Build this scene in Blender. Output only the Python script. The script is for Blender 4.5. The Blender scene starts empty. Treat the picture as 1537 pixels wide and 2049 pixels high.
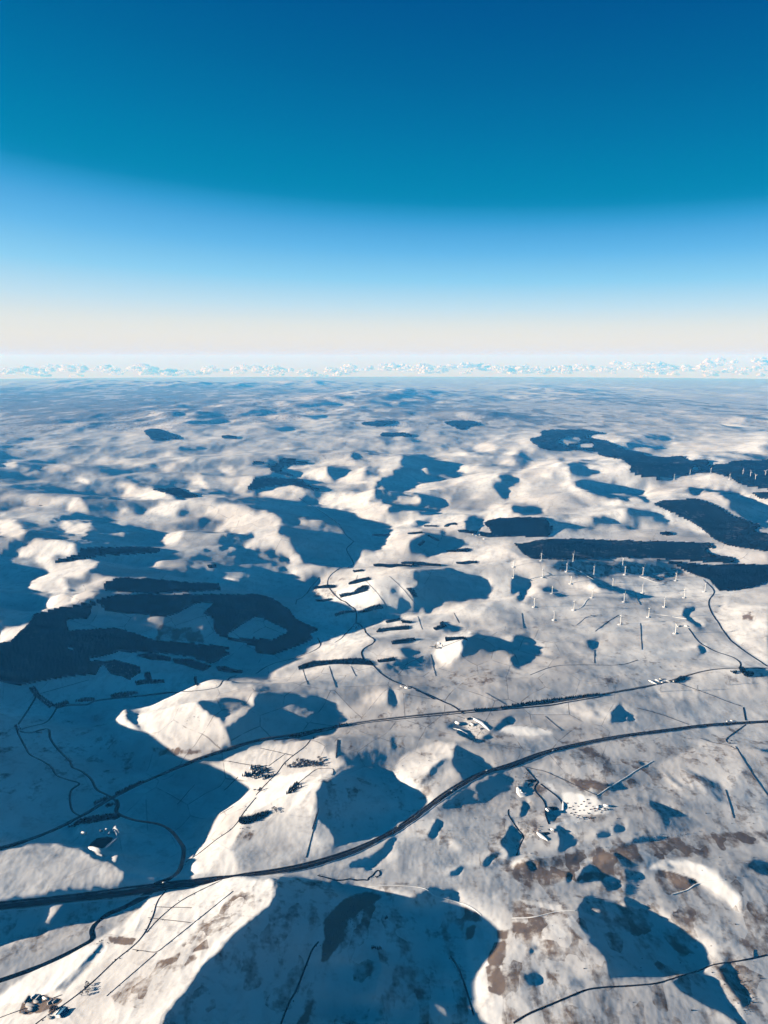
import bpy, math, random
import numpy as np

# ------------------------------------------------------------------ camera, sky, sun, exposure
sc = bpy.context.scene
COL = sc.collection
H = 2200.0                     # camera height above the valley floor (m)
PITCH = math.radians(11.36)    # looking down
FPX = 1540.0                   # focal length in photo pixels (photo 1537 x 2049)
REARTH = 7.4e6                 # earth radius with refraction
SUN_EL = math.radians(7.5)
TAN = math.tan(SUN_EL)

cam = bpy.data.cameras.new('camera')
cam.sensor_fit = 'VERTICAL'; cam.sensor_height = 36.0; cam.lens = 36.0*FPX/2049.0
cam.clip_start = 5.0; cam.clip_end = 400000.0
cam_ob = bpy.data.objects.new('camera', cam); COL.objects.link(cam_ob)
cam_ob.location = (0, 0, H); cam_ob.rotation_euler = (math.pi/2-PITCH, 0, 0)
sc.camera = cam_ob

world = bpy.data.worlds.new('World'); sc.world = world; world.use_nodes = True
def build_world():
    nt = world.node_tree; nt.nodes.clear(); N = nt.nodes.new; L = nt.links.new
    out = N('ShaderNodeOutputWorld')
    sky = N('ShaderNodeTexSky'); sky.sky_type = 'NISHITA'; sky.sun_disc = False
    sky.sun_elevation = SUN_EL; sky.sun_rotation = math.radians(-90); sky.altitude = 2500
    sky.ozone_density = 4.0; sky.dust_density = 0.3; sky.air_density = 1.0
    bg1 = N('ShaderNodeBackground'); bg1.inputs['Strength'].default_value = SKY_NISHITA
    tint = N('ShaderNodeMix'); tint.data_type = 'RGBA'; tint.blend_type = 'MULTIPLY'
    tint.inputs['Factor'].default_value = 1.0
    L(sky.outputs['Color'], tint.inputs['A']); tint.inputs['B'].default_value = (0.0, 0.6, 0.9, 1)
    L(tint.outputs['Result'], bg1.inputs['Color'])
    # clear winter sky: colour by height above the horizon, the pale layer lifting towards the sun
    tc = N('ShaderNodeTexCoord'); nrm = N('ShaderNodeVectorMath'); nrm.operation = 'NORMALIZE'
    L(tc.outputs['Generated'], nrm.inputs[0])
    sep = N('ShaderNodeSeparateXYZ'); L(nrm.outputs[0], sep.inputs[0])
    def M(op, a, b=None, c=None):
        m = N('ShaderNodeMath'); m.operation = op
        for i, x in enumerate((a, b, c)):
            if x is None: continue
            if isinstance(x, (int, float)): m.inputs[i].default_value = x
            else: L(x, m.inputs[i])
        return m.outputs[0]
    el = M('MULTIPLY', M('ARCSINE', sep.outputs['Z']), 180/math.pi)
    # ratio: the edge of the pale layer sits at 12.6 deg left of frame, 9.6 deg at right
    az = M('MULTIPLY_ADD', sep.outputs['X'], 2.0, 0.0)
    w = M('SUBTRACT', M('MULTIPLY_ADD', M('MULTIPLY', az, az), -0.085, 1.0), M('MULTIPLY', az, -0.135))
    w = M('MINIMUM', M('MAXIMUM', w, 0.78), 1.15)
    rel = M('MULTIPLY', el, w)
    fac = M('DIVIDE', M('ADD', rel, 5.0), 95.0)
    ramp = N('ShaderNodeValToRGB'); cr = ramp.color_ramp; cr.interpolation = 'LINEAR'
    L(fac, ramp.inputs['Fac'])
    while len(cr.elements) > 1: cr.elements.remove(cr.elements[-1])
    for i, (e, srgb) in enumerate(SKY_STOPS):
        p = (e+5.0)/95.0
        c = [(lin(x/255.0)/(2**EXPOSURE)) for x in srgb]
        elx = cr.elements[0] if i == 0 else cr.elements.new(p)
        elx.position = p; elx.color = (c[0], c[1], c[2], 1)
    bg2 = N('ShaderNodeBackground'); bg2.inputs['Strength'].default_value = 1.0
    L(ramp.outputs['Color'], bg2.inputs['Color'])
    add = N('ShaderNodeAddShader'); L(bg1.outputs[0], add.inputs[0]); L(bg2.outputs[0], add.inputs[1])
    L(add.outputs[0], out.inputs['Surface'])
def lin(x): return x/12.92 if x <= 0.04045 else ((x+0.055)/1.055)**2.4

EXPOSURE = 1.18
SKY_NISHITA = 0.005
SKY_STOPS = [(-5, (214,202,188)), (-0.6, (218,207,193)), (0.3, (227,219,207)), (1.2, (233,227,214)), (2.2, (226,227,220)), (3.6, (192,220,233)),
             (5.4, (142,204,236)), (7.4, (100,180,228)), (8.6, (80,166,218)), (9.6, (50,152,204)), (10.6, (10,134,178)), (11.2, (2,130,172)), (12.5, (0,124,168)), (15, (0,112,160)), (18, (0,99,150)),
             (22, (0,84,140)), (32, (0,71,110)), (50, (0,59,90)), (90, (0,53,82))]
build_world()

sun = bpy.data.lights.new('sun', 'SUN'); sun.energy = 5.0; sun.angle = math.radians(0.53)
sun.color = (1.0, 0.955, 0.925)
sun_ob = bpy.data.objects.new('sun', sun); COL.objects.link(sun_ob)
sun_ob.rotation_euler = (0, -(math.pi/2-SUN_EL), 0)     # light travels towards +X and down
sc.view_settings.view_transform = 'Standard'; sc.view_settings.look = 'None'
sc.view_settings.exposure = EXPOSURE; sc.view_settings.gamma = 1.0
sc.render.engine = 'CYCLES'
cy = sc.cycles
cy.max_bounces = 4; cy.diffuse_bounces = 0; cy.glossy_bounces = 1; cy.transmission_bounces = 2
cy.volume_bounces = 0; cy.transparent_max_bounces = 24
cy.use_denoising = True

# ------------------------------------------------------------------ camera maths
CP, SP = math.cos(PITCH), math.sin(PITCH)
def project(X, Y, Z):
    dz = Z-H
    dep = Y*CP - dz*SP
    up = Y*SP + dz*CP
    dep = np.maximum(dep, 1.0)
    return 768.5+FPX*X/dep, 1024.5-FPX*up/dep
def curv(X, Y): return -(X*X+Y*Y)/(2*REARTH)

# ------------------------------------------------------------------ noise
def _hash(ix, iy, seed):
    h = (ix.astype(np.int64)*374761393 + iy.astype(np.int64)*668265263 + seed*974634777) & 0xffffffff
    h = ((h ^ (h >> 13))*1274126177) & 0xffffffff
    h = (h ^ (h >> 16)) & 0xffffffff
    return h
def perlin(x, y, seed=0):
    x0 = np.floor(x); y0 = np.floor(y); fx = x-x0; fy = y-y0
    ix = x0.astype(np.int64); iy = y0.astype(np.int64)
    ux = fx*fx*fx*(fx*(fx*6-15)+10); uy = fy*fy*fy*(fy*(fy*6-15)+10)
    def g(a, b, dx, dy):
        t = _hash(ix+a, iy+b, seed)*(2*math.pi/4294967296.0)
        return np.cos(t)*dx+np.sin(t)*dy
    n0 = g(0,0,fx,fy)*(1-ux)+g(1,0,fx-1,fy)*ux
    n1 = g(0,1,fx,fy-1)*(1-ux)+g(1,1,fx-1,fy-1)*ux
    return (n0*(1-uy)+n1*uy)*1.5
def fbm(x, y, octs, seed=0, gain=0.5):
    a = 1.0; s = 0.0; f = 1.0
    for i in range(octs):
        s = s + a*perlin(x*f+17.3*i, y*f-9.1*i, seed+i); a *= gain; f *= 2.03
    return s

# ------------------------------------------------------------------ mapped land features (photo pixels -> ground)
CROPS = {'A':(0,840,3.8425),'B':(380,840,3.8425),'C':(760,840,3.8425),'D':(1140,840,3.8715),'E':(0,1000,3.002),'F':(512,1000,3.002),
         'G':(1024,1000,2.996),'H':(0,1350,3.002),'I':(512,1350,3.002),'J':(1024,1350,2.996),'K':(0,1700,3.002),'L':(512,1700,3.002),
         'M':(1024,1700,2.996),'N':(0,650,2.001),'O':(768,650,1.9987),'Z':(0,0,1.0),'T':(1050,1060,6.148),'U':(1280,1060,5.98),
         'V':(1280,900,5.98),'W':(1010,1520,6.404),'X':(440,1480,6.404),'Q':(100,1600,7.685),'R':(0,1920,5.912),'S':(880,1400,6.404),
         'Y':(1280,1320,5.98)}
def pts(crop, s):
    u0, v0, k = CROPS[crop]
    return [(u0+float(a)/k, v0+float(b)/k) for a, b in (t.split(',') for t in s.split())]
RX0, RY0, RS = -420.0, 690.0, 1.5       # raster origin and cell size in photo pixels
RW, RH = 1590, 1250
def raster(poly):
    """even-odd fill; returns slice and boolean block"""
    p = np.array(poly); px = (p[:,0]-RX0)/RS; py = (p[:,1]-RY0)/RS
    x0 = max(0, int(px.min())-1); x1 = min(RW, int(px.max())+2); y0 = max(0, int(py.min())-1); y1 = min(RH, int(py.max())+2)
    if x1 <= x0 or y1 <= y0: return None
    gx, gy = np.meshgrid(np.arange(x0,x1)+0.5, np.arange(y0,y1)+0.5)
    ins = np.zeros(gx.shape, bool); n = len(px)
    for i in range(n):
        ax, ay, bx, by = px[i], py[i], px[(i+1)%n], py[(i+1)%n]
        if ay == by: continue
        c = ((ay > gy) != (by > gy)) & (gx < (bx-ax)*(gy-ay)/(by-ay)+ax)
        ins ^= c
    return (slice(y0,y1), slice(x0,x1)), ins
def paint(arr, val, crop, s):
    r = raster(pts(crop, s))
    if r: arr[r[0]][r[1]] = val
def blur(a, n):
    """three box blurs"""
    for _ in range(3):
        for ax in (0, 1):
            pad = [(0,0),(0,0)]; pad[ax] = (n+1, n)
            c = np.cumsum(np.pad(a, pad, mode='edge'), axis=ax)
            sl1 = [slice(None)]*2; sl0 = [slice(None)]*2
            sl1[ax] = slice(2*n+1, None); sl0[ax] = slice(0, -(2*n+1))
            a = (c[tuple(sl1)]-c[tuple(sl0)])/(2*n+1)
    return a
def samp(arr, u, v):
    x = np.clip((u-RX0)/RS-0.5, 0, RW-1.001); y = np.clip((v-RY0)/RS-0.5, 0, RH-1.001)
    ix = x.astype(np.int32); iy = y.astype(np.int32); fx = x-ix; fy = y-iy
    return (arr[iy,ix]*(1-fx)+arr[iy,ix+1]*fx)*(1-fy)+(arr[iy+1,ix]*(1-fx)+arr[iy+1,ix+1]*fx)*fy
# how much each slope faces the sun: 0 = turned away / in shade, 0.4 = level snow, 1 = steep and facing (relief is built from this)
SUNFACE = [
 (.40,'Z','-420,690 1970,690 1970,2570 -420,2570'),
 (.38,'Z','-420,690 1970,690 1970,880 -420,880'),
 (.30,'Z','700,880 1970,880 1970,960 700,960'),
 (.20,'Z','-420,890 640,890 660,1010 -420,1010'),
 (.13,'Z','-420,1000 640,1000 660,1100 560,1160 300,1170 -420,1150'),
 (.05,'Z','-420,1150 300,1170 560,1150 640,1090 720,1040 780,1085 715,1130 660,1150 610,1195 560,1215 600,1250 640,1290 560,1320 480,1340 -420,1380'),
 (.50,'Z','760,950 1970,950 1970,1340 620,1340 640,1290 720,1250 830,1230 700,1210 640,1160 800,1090 720,1030'),
 # far country, left
 (.60,'A','640,75 740,65 745,85 650,105'),(.7,'A','930,75 1050,50 1140,65 1100,100 1040,130 960,130'),
 (.60,'A','850,215 950,180 1100,130 1200,175 1130,215 980,220'),(.6,'A','1230,190 1330,165 1420,155 1350,190 1250,210'),
 (.50,'A','210,135 380,115 540,65 480,95 390,130 300,160'),(.5,'A','100,190 300,155 560,130 650,135 560,190 430,230 250,225'),
 (.60,'A','650,310 800,285 1000,300 1200,260 1537,250 1537,310 1300,330 1100,355 850,345 700,320'),
 (.85,'A','20,345 125,310 115,365 70,360'),(.85,'A','150,395 205,370 210,385'),(.75,'A','320,380 480,350 585,365 570,380 400,385'),
 (.95,'A','1220,355 1300,335 1370,335 1330,370 1300,400 1270,390'),(.7,'A','300,425 380,395 470,390 390,405'),
 (.95,'A','545,460 620,450 690,455 675,495 620,475'),(.6,'A','820,455 1000,440 1080,425 1200,420 1190,435 1000,445'),
 (.95,'A','890,490 960,478 1010,485 1060,520 1150,515 1220,550 1280,560 1340,600 1230,612 1100,605 920,598 960,560 975,530 950,520 900,520'),
 (.7,'A','1400,425 1537,415 1537,450 1440,440'),(.85,'A','1470,490 1537,460 1537,505 1480,505'),(.8,'A','1430,545 1537,530 1537,560 1450,555'),
 (.75,'A','0,600 60,565 180,555 100,570 40,600 0,615'),
 (.95,'A','175,625 230,600 330,605 430,600 560,598 620,600 660,680 680,710 600,710 500,695 540,650 510,630 430,640 330,665 270,665 235,640'),
 (.7,'A','100,690 250,675 300,672 250,690 150,705'),(.95,'A','920,710 950,680 990,670 1000,700 1030,722 960,722'),
 (.95,'A','1105,720 1180,670 1250,640 1350,630 1400,630 1537,600 1537,670 1400,660 1360,670 1330,740 1200,730'),
 (.45,'A','900,760 1000,730 1100,740 1300,740 1537,750 1537,807 900,807'),(.9,'A','1490,750 1537,710 1537,757'),
 (.8,'A','500,800 600,790 700,795 720,807 490,807'),
 # far country, centre
 (.7,'B','35,65 130,60 155,90 120,100'),(.7,'B','300,50 400,60 470,75 440,88 330,75'),(.8,'B','430,30 500,10 580,40 595,80 530,60'),
 (.42,'B','400,190 520,150 700,150 1000,150 1300,130 1537,140 1537,300 1300,330 1000,310 900,300 500,280 400,290 0,330 0,250 200,230'),
 (.95,'B','215,365 330,350 345,420 290,420 240,395'),(.4,'B','330,350 450,345 650,420 480,430 345,425'),
 (.8,'B','205,458 300,430 390,425 490,440 480,500 420,540 500,560 500,590 400,590 380,565 320,545 350,500 400,460 300,465'),
 (.85,'B','0,420 100,430 120,490 160,525 80,510 20,500'),
 (.95,'B','525,570 560,535 680,515 800,505 860,540 960,565 870,570 760,560 640,555 800,590 840,612 760,605 620,595 560,600'),
 (.85,'B','705,375 800,350 930,345 1050,325 1190,310 1330,320 1380,340 1280,360 1130,350 1020,360 940,360 880,385 780,385'),
 (.95,'B','850,435 880,400 960,375 1050,355 1060,400 1050,420 1120,475 1060,470 950,445 880,440'),
 (.0,'B','1050,355 1130,355 1260,370 1270,380 1130,470 1070,420'),
 (.95,'B','1130,475 1170,440 1250,400 1290,370 1360,355 1350,420 1330,440 1230,470 1170,480'),(.05,'B','1360,355 1500,365 1530,390 1440,430 1340,440'),
 (.75,'B','1350,340 1430,305 1537,280 1537,350 1430,350'),(.7,'B','1190,310 1180,275 1250,245 1215,300'),(.1,'B','1250,245 1537,240 1537,270 1300,300 1215,310'),
 (.65,'B','1100,535 1180,505 1310,485 1360,510 1340,540 1250,550 1150,555'),
 (.9,'B','1200,480 1330,455 1440,440 1537,395 1537,430 1480,460 1490,530 1420,540 1350,545 1365,510 1310,485'),
 (.95,'B','940,640 1000,600 1100,570 1260,560 1250,590 1160,635 1040,645'),
 (.95,'B','1040,680 1150,650 1270,580 1350,550 1430,535 1450,580 1537,630 1537,660 1430,670 1290,712 1120,690'),
 (.85,'B','1250,740 1310,710 1430,680 1537,665 1537,800 1430,795 1340,770'),
 (.5,'B','30,620 100,600 200,605 180,640 100,700 30,740 0,740 0,640'),
 (.95,'B','40,745 180,645 280,640 340,670 420,700 340,710 210,755 100,750'),
 (.95,'B','220,760 320,720 450,705 560,725 540,760 600,780 700,800 700,807 280,807 270,780'),
 (.6,'B','290,615 340,600 440,600 330,625'),(.75,'B','820,780 900,765 1000,770 1030,795 950,807 850,800'),
 # hills right of centre
 (.0,'Z','768,945 800,912 830,908 880,915 920,925 935,945 905,985 820,985 780,1000 740,1010 750,975'),
 (.25,'Z','920,910 1100,900 1120,930 1060,960 1015,1005 990,1000 960,960 920,940'),
 (.7,'C','0,290 120,265 250,250 330,230 450,235 560,270 590,285 500,318 400,280 300,258 170,270 150,330 200,345 130,370 120,400 40,440 0,440 0,360 80,375 0,360'),
 (.6,'C','0,200 180,195 300,215 200,235 0,240'),
 (.95,'C','690,200 800,180 870,160 910,210 900,235 860,230 855,257 715,245 730,210'),(.8,'C','520,230 600,210 690,260 640,278 560,250'),
 (.75,'C','770,130 900,110 1100,95 1230,80 1290,50 1330,75 1230,85 1250,130 1150,150 1195,215 1100,200 1050,150 900,160'),
 (.95,'C','915,270 1010,235 1090,225 1010,280'),(.95,'C','1110,240 1190,228 1180,270'),(.95,'C','880,335 950,295 1040,295 1045,348 960,340'),
 (.85,'C','590,395 630,355 720,335 800,328 740,365 690,380 720,400 640,405'),(.45,'C','690,370 900,360 960,390 800,415 700,410'),
 (.85,'C','310,388 340,375 370,385 360,400'),
 (.85,'C','160,570 270,540 270,510 320,495 420,485 520,450 640,430 760,425 900,400 990,385 1000,410 930,425 920,470 800,490 770,520 620,520 480,540 300,570'),
 (.5,'C','420,545 560,560 700,560 740,600 880,640 980,640 930,580 900,540 940,520 800,490 600,520'),
 (.0,'C','930,420 1070,440 1070,490 985,520 980,640 930,580 900,540 850,500 920,470'),
 (.95,'C','990,430 1060,400 1130,370 1170,365 1130,345 1180,320 1350,285 1380,310 1370,340 1470,380 1480,430 1400,440 1340,400 1330,430 1200,430 1050,435'),
 (.65,'C','985,520 1080,490 1070,450 1200,435 1370,430 1460,455 1537,540 1490,560 1440,520 1400,530 1350,570 1340,600 1537,600 1537,660 1240,655 990,640'),
 (.98,'C','1370,500 1440,455 1470,480 1420,530'),(.9,'C','1410,290 1537,265 1537,315 1420,315'),
 (.0,'C','0,590 160,575 300,575 480,600 530,660 460,720 230,725 0,760'),
 (.85,'C','90,640 150,605 300,600 310,640 240,660'),(.5,'C','480,610 640,600 740,620 830,650 720,715 560,720 470,710 530,660'),
 (.95,'C','740,735 820,690 880,655 1000,645 1020,690 1080,730 1200,740 1300,770 1130,745 900,770 780,800 770,780 830,750'),
 (.0,'C','1020,650 1220,665 1270,700 1240,725 1080,728 1030,690'),
 (.7,'C','1260,660 1400,655 1537,650 1537,740 1400,750 1260,720'),(.95,'C','330,800 420,750 470,730 660,730 690,780 660,807 500,800'),
 (.0,'C','670,735 820,745 770,790 670,807'),(.95,'C','100,807 180,770 250,735 270,770 230,807'),(.0,'C','270,740 450,740 330,800 240,807'),
 (.8,'C','0,670 80,665 30,690 0,700'),(.85,'C','0,490 40,540 0,540'),
 # far right
 (.12,'Z','1245,885 1300,870 1345,872 1330,900 1290,905'),(.15,'Z','1400,905 1540,920 1700,915 1700,905'),
 (.85,'D','130,130 290,120 490,150 410,190 300,185 250,160'),
 (.75,'D','450,235 520,215 640,230 760,235 750,210 820,175 1000,150 1100,100 1537,100 1537,180 1460,210 1537,280 1250,250 1050,260 980,250 870,235 880,280 750,290 620,280 700,260 560,245'),
 (.9,'D','800,320 920,290 880,270 940,240 1010,265 1000,290 930,310 910,335'),(.9,'D','1050,290 1090,283 1200,320 1190,345 1130,345 1170,325'),
 (.8,'D','0,285 120,255 240,265 300,290 400,310 480,375 440,385 500,440 560,465 440,500 330,460 80,455 240,400 130,365 250,340 100,320 0,315'),
 (.0,'D','0,320 100,325 245,340 130,365 240,400 80,450 0,420'),(.85,'D','60,190 180,185 180,215 50,215'),
 (.0,'D','10,465 330,470 440,505 560,510 620,530 570,570 630,640 440,640 200,580 70,530'),
 (.85,'D','740,490 830,450 930,430 1050,415 1120,415 1240,460 1330,520 1440,605 1400,605 1300,550 1200,520 1050,510 900,520 820,545 760,570 840,610 640,640 570,570 640,520'),
 (.0,'D','900,525 1050,515 1200,530 1300,560 1440,620 1537,670 1537,850 1400,780 1180,670 1270,640 1150,575 1030,545 1000,590 940,570'),
 (.85,'D','1020,540 1150,570 1270,640 1220,670 1130,640 1050,605 1000,600'),
 (.85,'D','0,470 70,530 200,590 420,640 340,670 150,660 90,620 0,560'),(.6,'D','450,610 500,597 560,610 560,645 480,640'),
 (.8,'D','0,670 200,670 440,690 420,740 500,807 100,807 0,780'),(.75,'D','540,665 640,650 720,710 800,750 900,807 800,807 780,770 700,730'),
 (.05,'D','480,690 600,700 720,760 780,807 520,807 430,740'),(.9,'D','1420,615 1460,608 1537,630 1537,655'),
 # left hills behind the big plantation
 (.9,'E','0,118 80,118 165,210 110,230 30,220 0,205'),(.9,'E','360,158 440,138 560,138 510,215 400,200'),
 (.95,'E','110,345 140,295 220,240 270,260 440,260 475,320 400,330 230,370 130,350'),
 (.95,'E','220,375 305,355 330,385 550,375 600,375 540,430 440,480 350,570 410,540 610,520 710,465 560,450 480,470 400,520 330,560 200,550 165,515 290,440 280,400'),
 (.2,'E','380,470 520,460 560,500 420,540'),
 (1.0,'E','300,615 420,565 540,540 615,580 500,610 340,645 230,670'),(1.0,'E','0,800 90,760 175,745 100,825 60,850 0,885'),
 (.45,'E','700,110 860,90 1060,100 1050,160 900,165 720,150'),(.9,'E','990,210 1040,185 1105,185 1050,265 985,265'),
 (.6,'E','680,195 770,200 740,222'),
 (.95,'E','865,85 960,25 1080,10 1300,15 1260,40 1080,50 1050,92'),
 (.95,'E','1170,105 1290,25 1400,35 1537,70 1537,180 1440,195 1290,190 1350,150 1340,120'),
 (.95,'E','1460,280 1537,220 1537,290'),(.7,'E','970,290 1100,270 1130,275 1000,292'),(.7,'E','760,390 860,383 1250,395 1500,400 1250,405 870,390'),
 (.7,'E','790,475 900,468 880,478'),(.75,'E','1230,495 1400,475 1537,472 1400,490'),(.5,'E','860,700 960,705 920,745'),
 (.9,'E','140,10 200,0 160,20'),(.9,'E','390,55 420,0 500,0 530,70'),(.8,'E','720,80 760,40 800,80'),
 # centre valley
 (.9,'F','0,85 100,80 150,130 130,210 210,230 240,320 290,370 270,410 210,390 200,340 110,290 0,290'),
 (.6,'F','200,390 330,400 440,430 330,480 280,490 180,430'),
 (.0,'F','0,0 340,15 600,75 580,95 650,120 810,160 820,185 760,270 650,300 600,330 580,380 480,400 300,370 240,310 220,230 250,215 420,200 500,200 400,110 240,90 0,60'),
 (.75,'F','240,130 340,118 410,150 330,155'),(.35,'F','420,130 480,140 540,210 460,200'),
 (.9,'F','340,10 400,0 700,0 640,40 600,70 420,45'),(.9,'F','580,95 640,65 760,40 830,45 790,80 720,110 650,120'),
 (.9,'F','820,155 930,95 1100,95 1040,125 980,135 900,155'),(.0,'F','950,130 1110,100 1020,140 990,160'),
 (.9,'F','1000,155 1100,95 1250,92 1270,150 1250,190 1150,190 1000,165'),(.0,'F','1265,100 1390,105 1350,150 1340,200 1260,190'),
 (.9,'F','760,290 800,215 880,165 990,170 1010,200 930,240 900,310 830,300'),(.0,'F','1000,210 1130,180 1200,230 1310,270 1120,290 1040,320 940,310 930,240'),
 (.6,'F','590,370 620,310 730,300 830,310 1000,330 940,360 760,370 640,385'),
 (.8,'F','940,350 1150,300 1300,310 1400,270 1530,250 1530,340 1350,410 1250,370 1100,380 1000,370'),
 (.95,'F','330,580 430,440 560,410 700,400 850,400 950,420 900,450 800,470 690,470 760,500 740,640 600,640 450,585'),
 (.5,'F','690,480 800,460 830,500 860,600 760,620 740,560'),(.05,'F','800,505 860,520 950,640 1000,690 900,690 850,630 870,590 810,560'),
 (.75,'F','840,470 910,560 965,630 950,640 880,560'),(.5,'F','850,450 940,430 970,500 900,530'),
 (.0,'F','950,440 1140,405 1240,430 1380,470 1430,540 1400,600 1250,600 1120,630 1030,680 970,640 940,560 980,510'),
 (.0,'F','0,450 170,440 200,500 180,560 240,600 330,590 450,610 620,680 740,640 850,650 980,690 860,715 700,740 560,800 420,850 300,900 0,1000'),
 (.85,'F','760,730 900,700 1050,670 1180,620 1280,615 1250,660 1330,700 1200,690 1000,700 900,740 780,760'),
 (.5,'F','650,780 780,750 1000,700 1200,690 1250,740 1230,790 1050,800 900,850 700,840'),(.05,'F','1080,790 1150,745 1230,750 1220,790'),
 (.85,'F','420,880 500,840 660,800 720,850 640,900 560,950 350,980'),(.7,'F','640,930 720,880 800,880 880,950 740,960'),
 (.9,'F','1060,930 1110,830 1140,810 1310,785 1270,840 1230,930 1180,1000 1080,1000'),(.6,'F','1280,830 1420,810 1380,850 1290,850'),
 (.0,'F','1240,860 1300,810 1430,820 1537,870 1537,930 1480,900 1400,910 1350,900 1270,940 1230,960'),
 (.4,'F','730,1000 1080,960 1080,1060 900,1090 760,1040'),(.12,'F','760,980 1060,940 1060,1010 900,1015 770,1010'),
 (.55,'F','270,1020 700,1000 830,1100 600,1140 330,1120'),(.1,'F','860,890 980,900 1000,930 900,950'),
 # right: turbine moor
 (.5,'G','0,240 130,350 300,380 500,480 700,560 850,600 1100,600 1230,560 1537,540 1537,1000 1300,1000 1000,1060 0,1180'),
 (.0,'G','210,120 300,130 420,165 500,170 450,190 300,180 210,230'),(.0,'G','470,100 600,105 760,150 790,180 680,185 560,160'),
 (.0,'G','690,55 830,60 950,110 930,150 870,130 760,90'),(.0,'G','0,40 180,50 190,85 60,90 0,70'),
 (.85,'G','940,150 1050,120 1180,190 1210,220 1130,200 1000,160'),(.85,'G','1150,290 1230,265 1400,290 1537,330 1537,385 1360,390 1330,350 1230,320'),
 (.9,'G','0,300 60,340 200,400 330,470 450,500 560,530 480,560 330,500 230,470 160,520 100,600 60,640 80,560 130,500 120,470 0,440'),
 (.1,'G','210,390 380,365 560,365 820,360 1000,390 1050,440 880,490 680,440 480,480'),
 (.05,'G','400,490 580,495 720,540 860,580 760,590 640,560'),(.12,'G','175,540 250,525 340,560 300,580 200,575'),
 (.0,'G','0,460 110,465 130,500 100,550 70,610 40,610 50,550 0,570'),(.1,'G','0,830 90,790 180,900 120,970 40,1020 0,1000'),
 (.0,'G','1020,700 1050,650 1110,625 1060,690 1120,740 1180,790 1120,770 1050,720'),(.0,'G','440,850 520,820 500,880 530,890 480,895'),
 (.0,'G','1100,880 1140,875 1150,920 1110,940 1130,910'),
 (.85,'G','1210,680 1300,610 1537,600 1537,990 1480,960 1330,840 1260,760'),(.6,'G','1230,590 1537,550 1537,640 1330,630'),
 (.65,'G','830,1090 1090,1000 1300,1010 1390,1040 1537,1060 1537,1180 900,1190'),
 (.0,'Z','1500,1340 1620,1338 1620,1358 1503,1356'),
 # left valley and lower left, all in the shade of hills beyond the frame
 (.0,'Z','-420,1340 480,1340 640,1378 700,1440 640,1470 500,1500 640,1500 640,1540 400,1700 380,1755 560,1755 400,1790 -420,1990'),
 (.0,'Z','490,1395 560,1398 620,1408 690,1440 640,1452 580,1470 490,1495 470,1440'),
 (.55,'Z','470,1375 600,1345 850,1340 1000,1340 1010,1400 700,1440 640,1420 560,1395 480,1400'),
 (.15,'I','90,140 200,130 300,160 380,170 520,230 560,270 300,320 150,200'),(.1,'I','780,95 810,95 860,180 830,215 780,180'),
 (.9,'H','570,220 620,190 750,185 770,260 830,330 800,350 700,310 620,290 590,260'),
 (.9,'H','780,200 900,170 1090,125 1300,95 1460,75 1537,70 1537,190 1470,140 1380,135 1200,150 900,190 830,205'),
 (.95,'H','820,270 850,210 960,175 1180,160 1250,230 1320,280 1400,410 1310,450 1200,440 1060,400 980,340 870,350'),
 (.5,'H','870,350 980,340 1060,400 1200,440 1330,450 1230,490 1100,560 990,580 900,550 940,490 890,420'),
 (.65,'H','970,505 1200,475 1230,490 1080,560 970,560'),(.6,'H','1380,240 1450,200 1537,190 1500,230 1420,300 1330,330'),
 (.95,'Z','380,1545 500,1500 640,1470 680,1475 672,1510 690,1530 650,1560 632,1600 622,1640 640,1690 660,1700 600,1718 480,1745 372,1747 368,1735 385,1715 398,1695 385,1665 378,1655 430,1625 480,1592 500,1578 450,1575 420,1560'),
 (.55,'Z','500,1640 620,1620 640,1690 660,1705 480,1745 460,1700'),(.5,'I','380,380 500,365 490,450 420,470'),
 (.55,'K','-200,0 60,0 230,-35 480,0 620,60 740,120 700,210 450,230 100,290 0,320 -200,340'),
 (.8,'K','680,30 740,30 690,85'),(.45,'K','230,420 270,340 330,340 390,320 320,400 250,450'),(.3,'K','0,590 120,540 240,500 420,440 350,520 150,640 30,710 0,690'),
 (.92,'K','-300,1000 0,860 220,720 560,560 760,430 900,300 1000,250 1340,180 1650,170 1640,320 1580,480 1480,560 1350,610 1250,720 1200,830 1080,920 1020,1000 980,1100 700,1500 -300,1500'),
 (.25,'K','330,850 560,640 620,560 640,600 480,760 400,850'),(1.0,'K','980,950 1100,760 1300,560 1450,450 1537,300 1537,560 1380,600 1240,720 1190,860 1060,980'),
 (1.0,'Q','1000,410 1110,500 1100,540 1060,560 1040,510 970,460'),(1.0,'Q','600,740 800,790 810,850 620,770'),
 # bottom centre, in shade
 (.0,'L','165,170 370,170 640,225 780,290 900,330 1050,230 1210,240 1240,310 1240,480 1260,640 1330,880 1340,1600 -700,1600 -560,1000 -200,560 90,330'),
 (.35,'L','640,700 750,670 760,700 700,880 760,900 740,1048 620,1048 640,880'),(.4,'L','880,1040 920,950 1040,920 1120,960 1160,1048'),
 (.35,'L','1120,730 1150,740 1170,830 1150,830'),(.35,'L','1110,420 1180,330 1200,340 1130,430'),
 # mid right of the motorway
 (.0,'I','370,700 480,610 600,560 760,570 830,600 870,660 960,710 1030,760 960,820 850,900 800,950 600,1000 470,1030 430,900 370,850'),
 (.2,'I','500,470 700,440 790,470 780,560 700,560 560,550'),(.05,'I','1200,430 1350,500 1430,570 1250,640 1190,620 1190,540'),
 (.9,'I','830,600 900,480 1100,400 1200,420 1180,500 1060,560 1000,640 960,690 890,660'),(.0,'I','1040,600 1110,510 1180,490 1100,560 1060,610'),
 (.6,'I','1080,620 1200,540 1220,620 1120,720 1040,760 970,700'),
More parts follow.
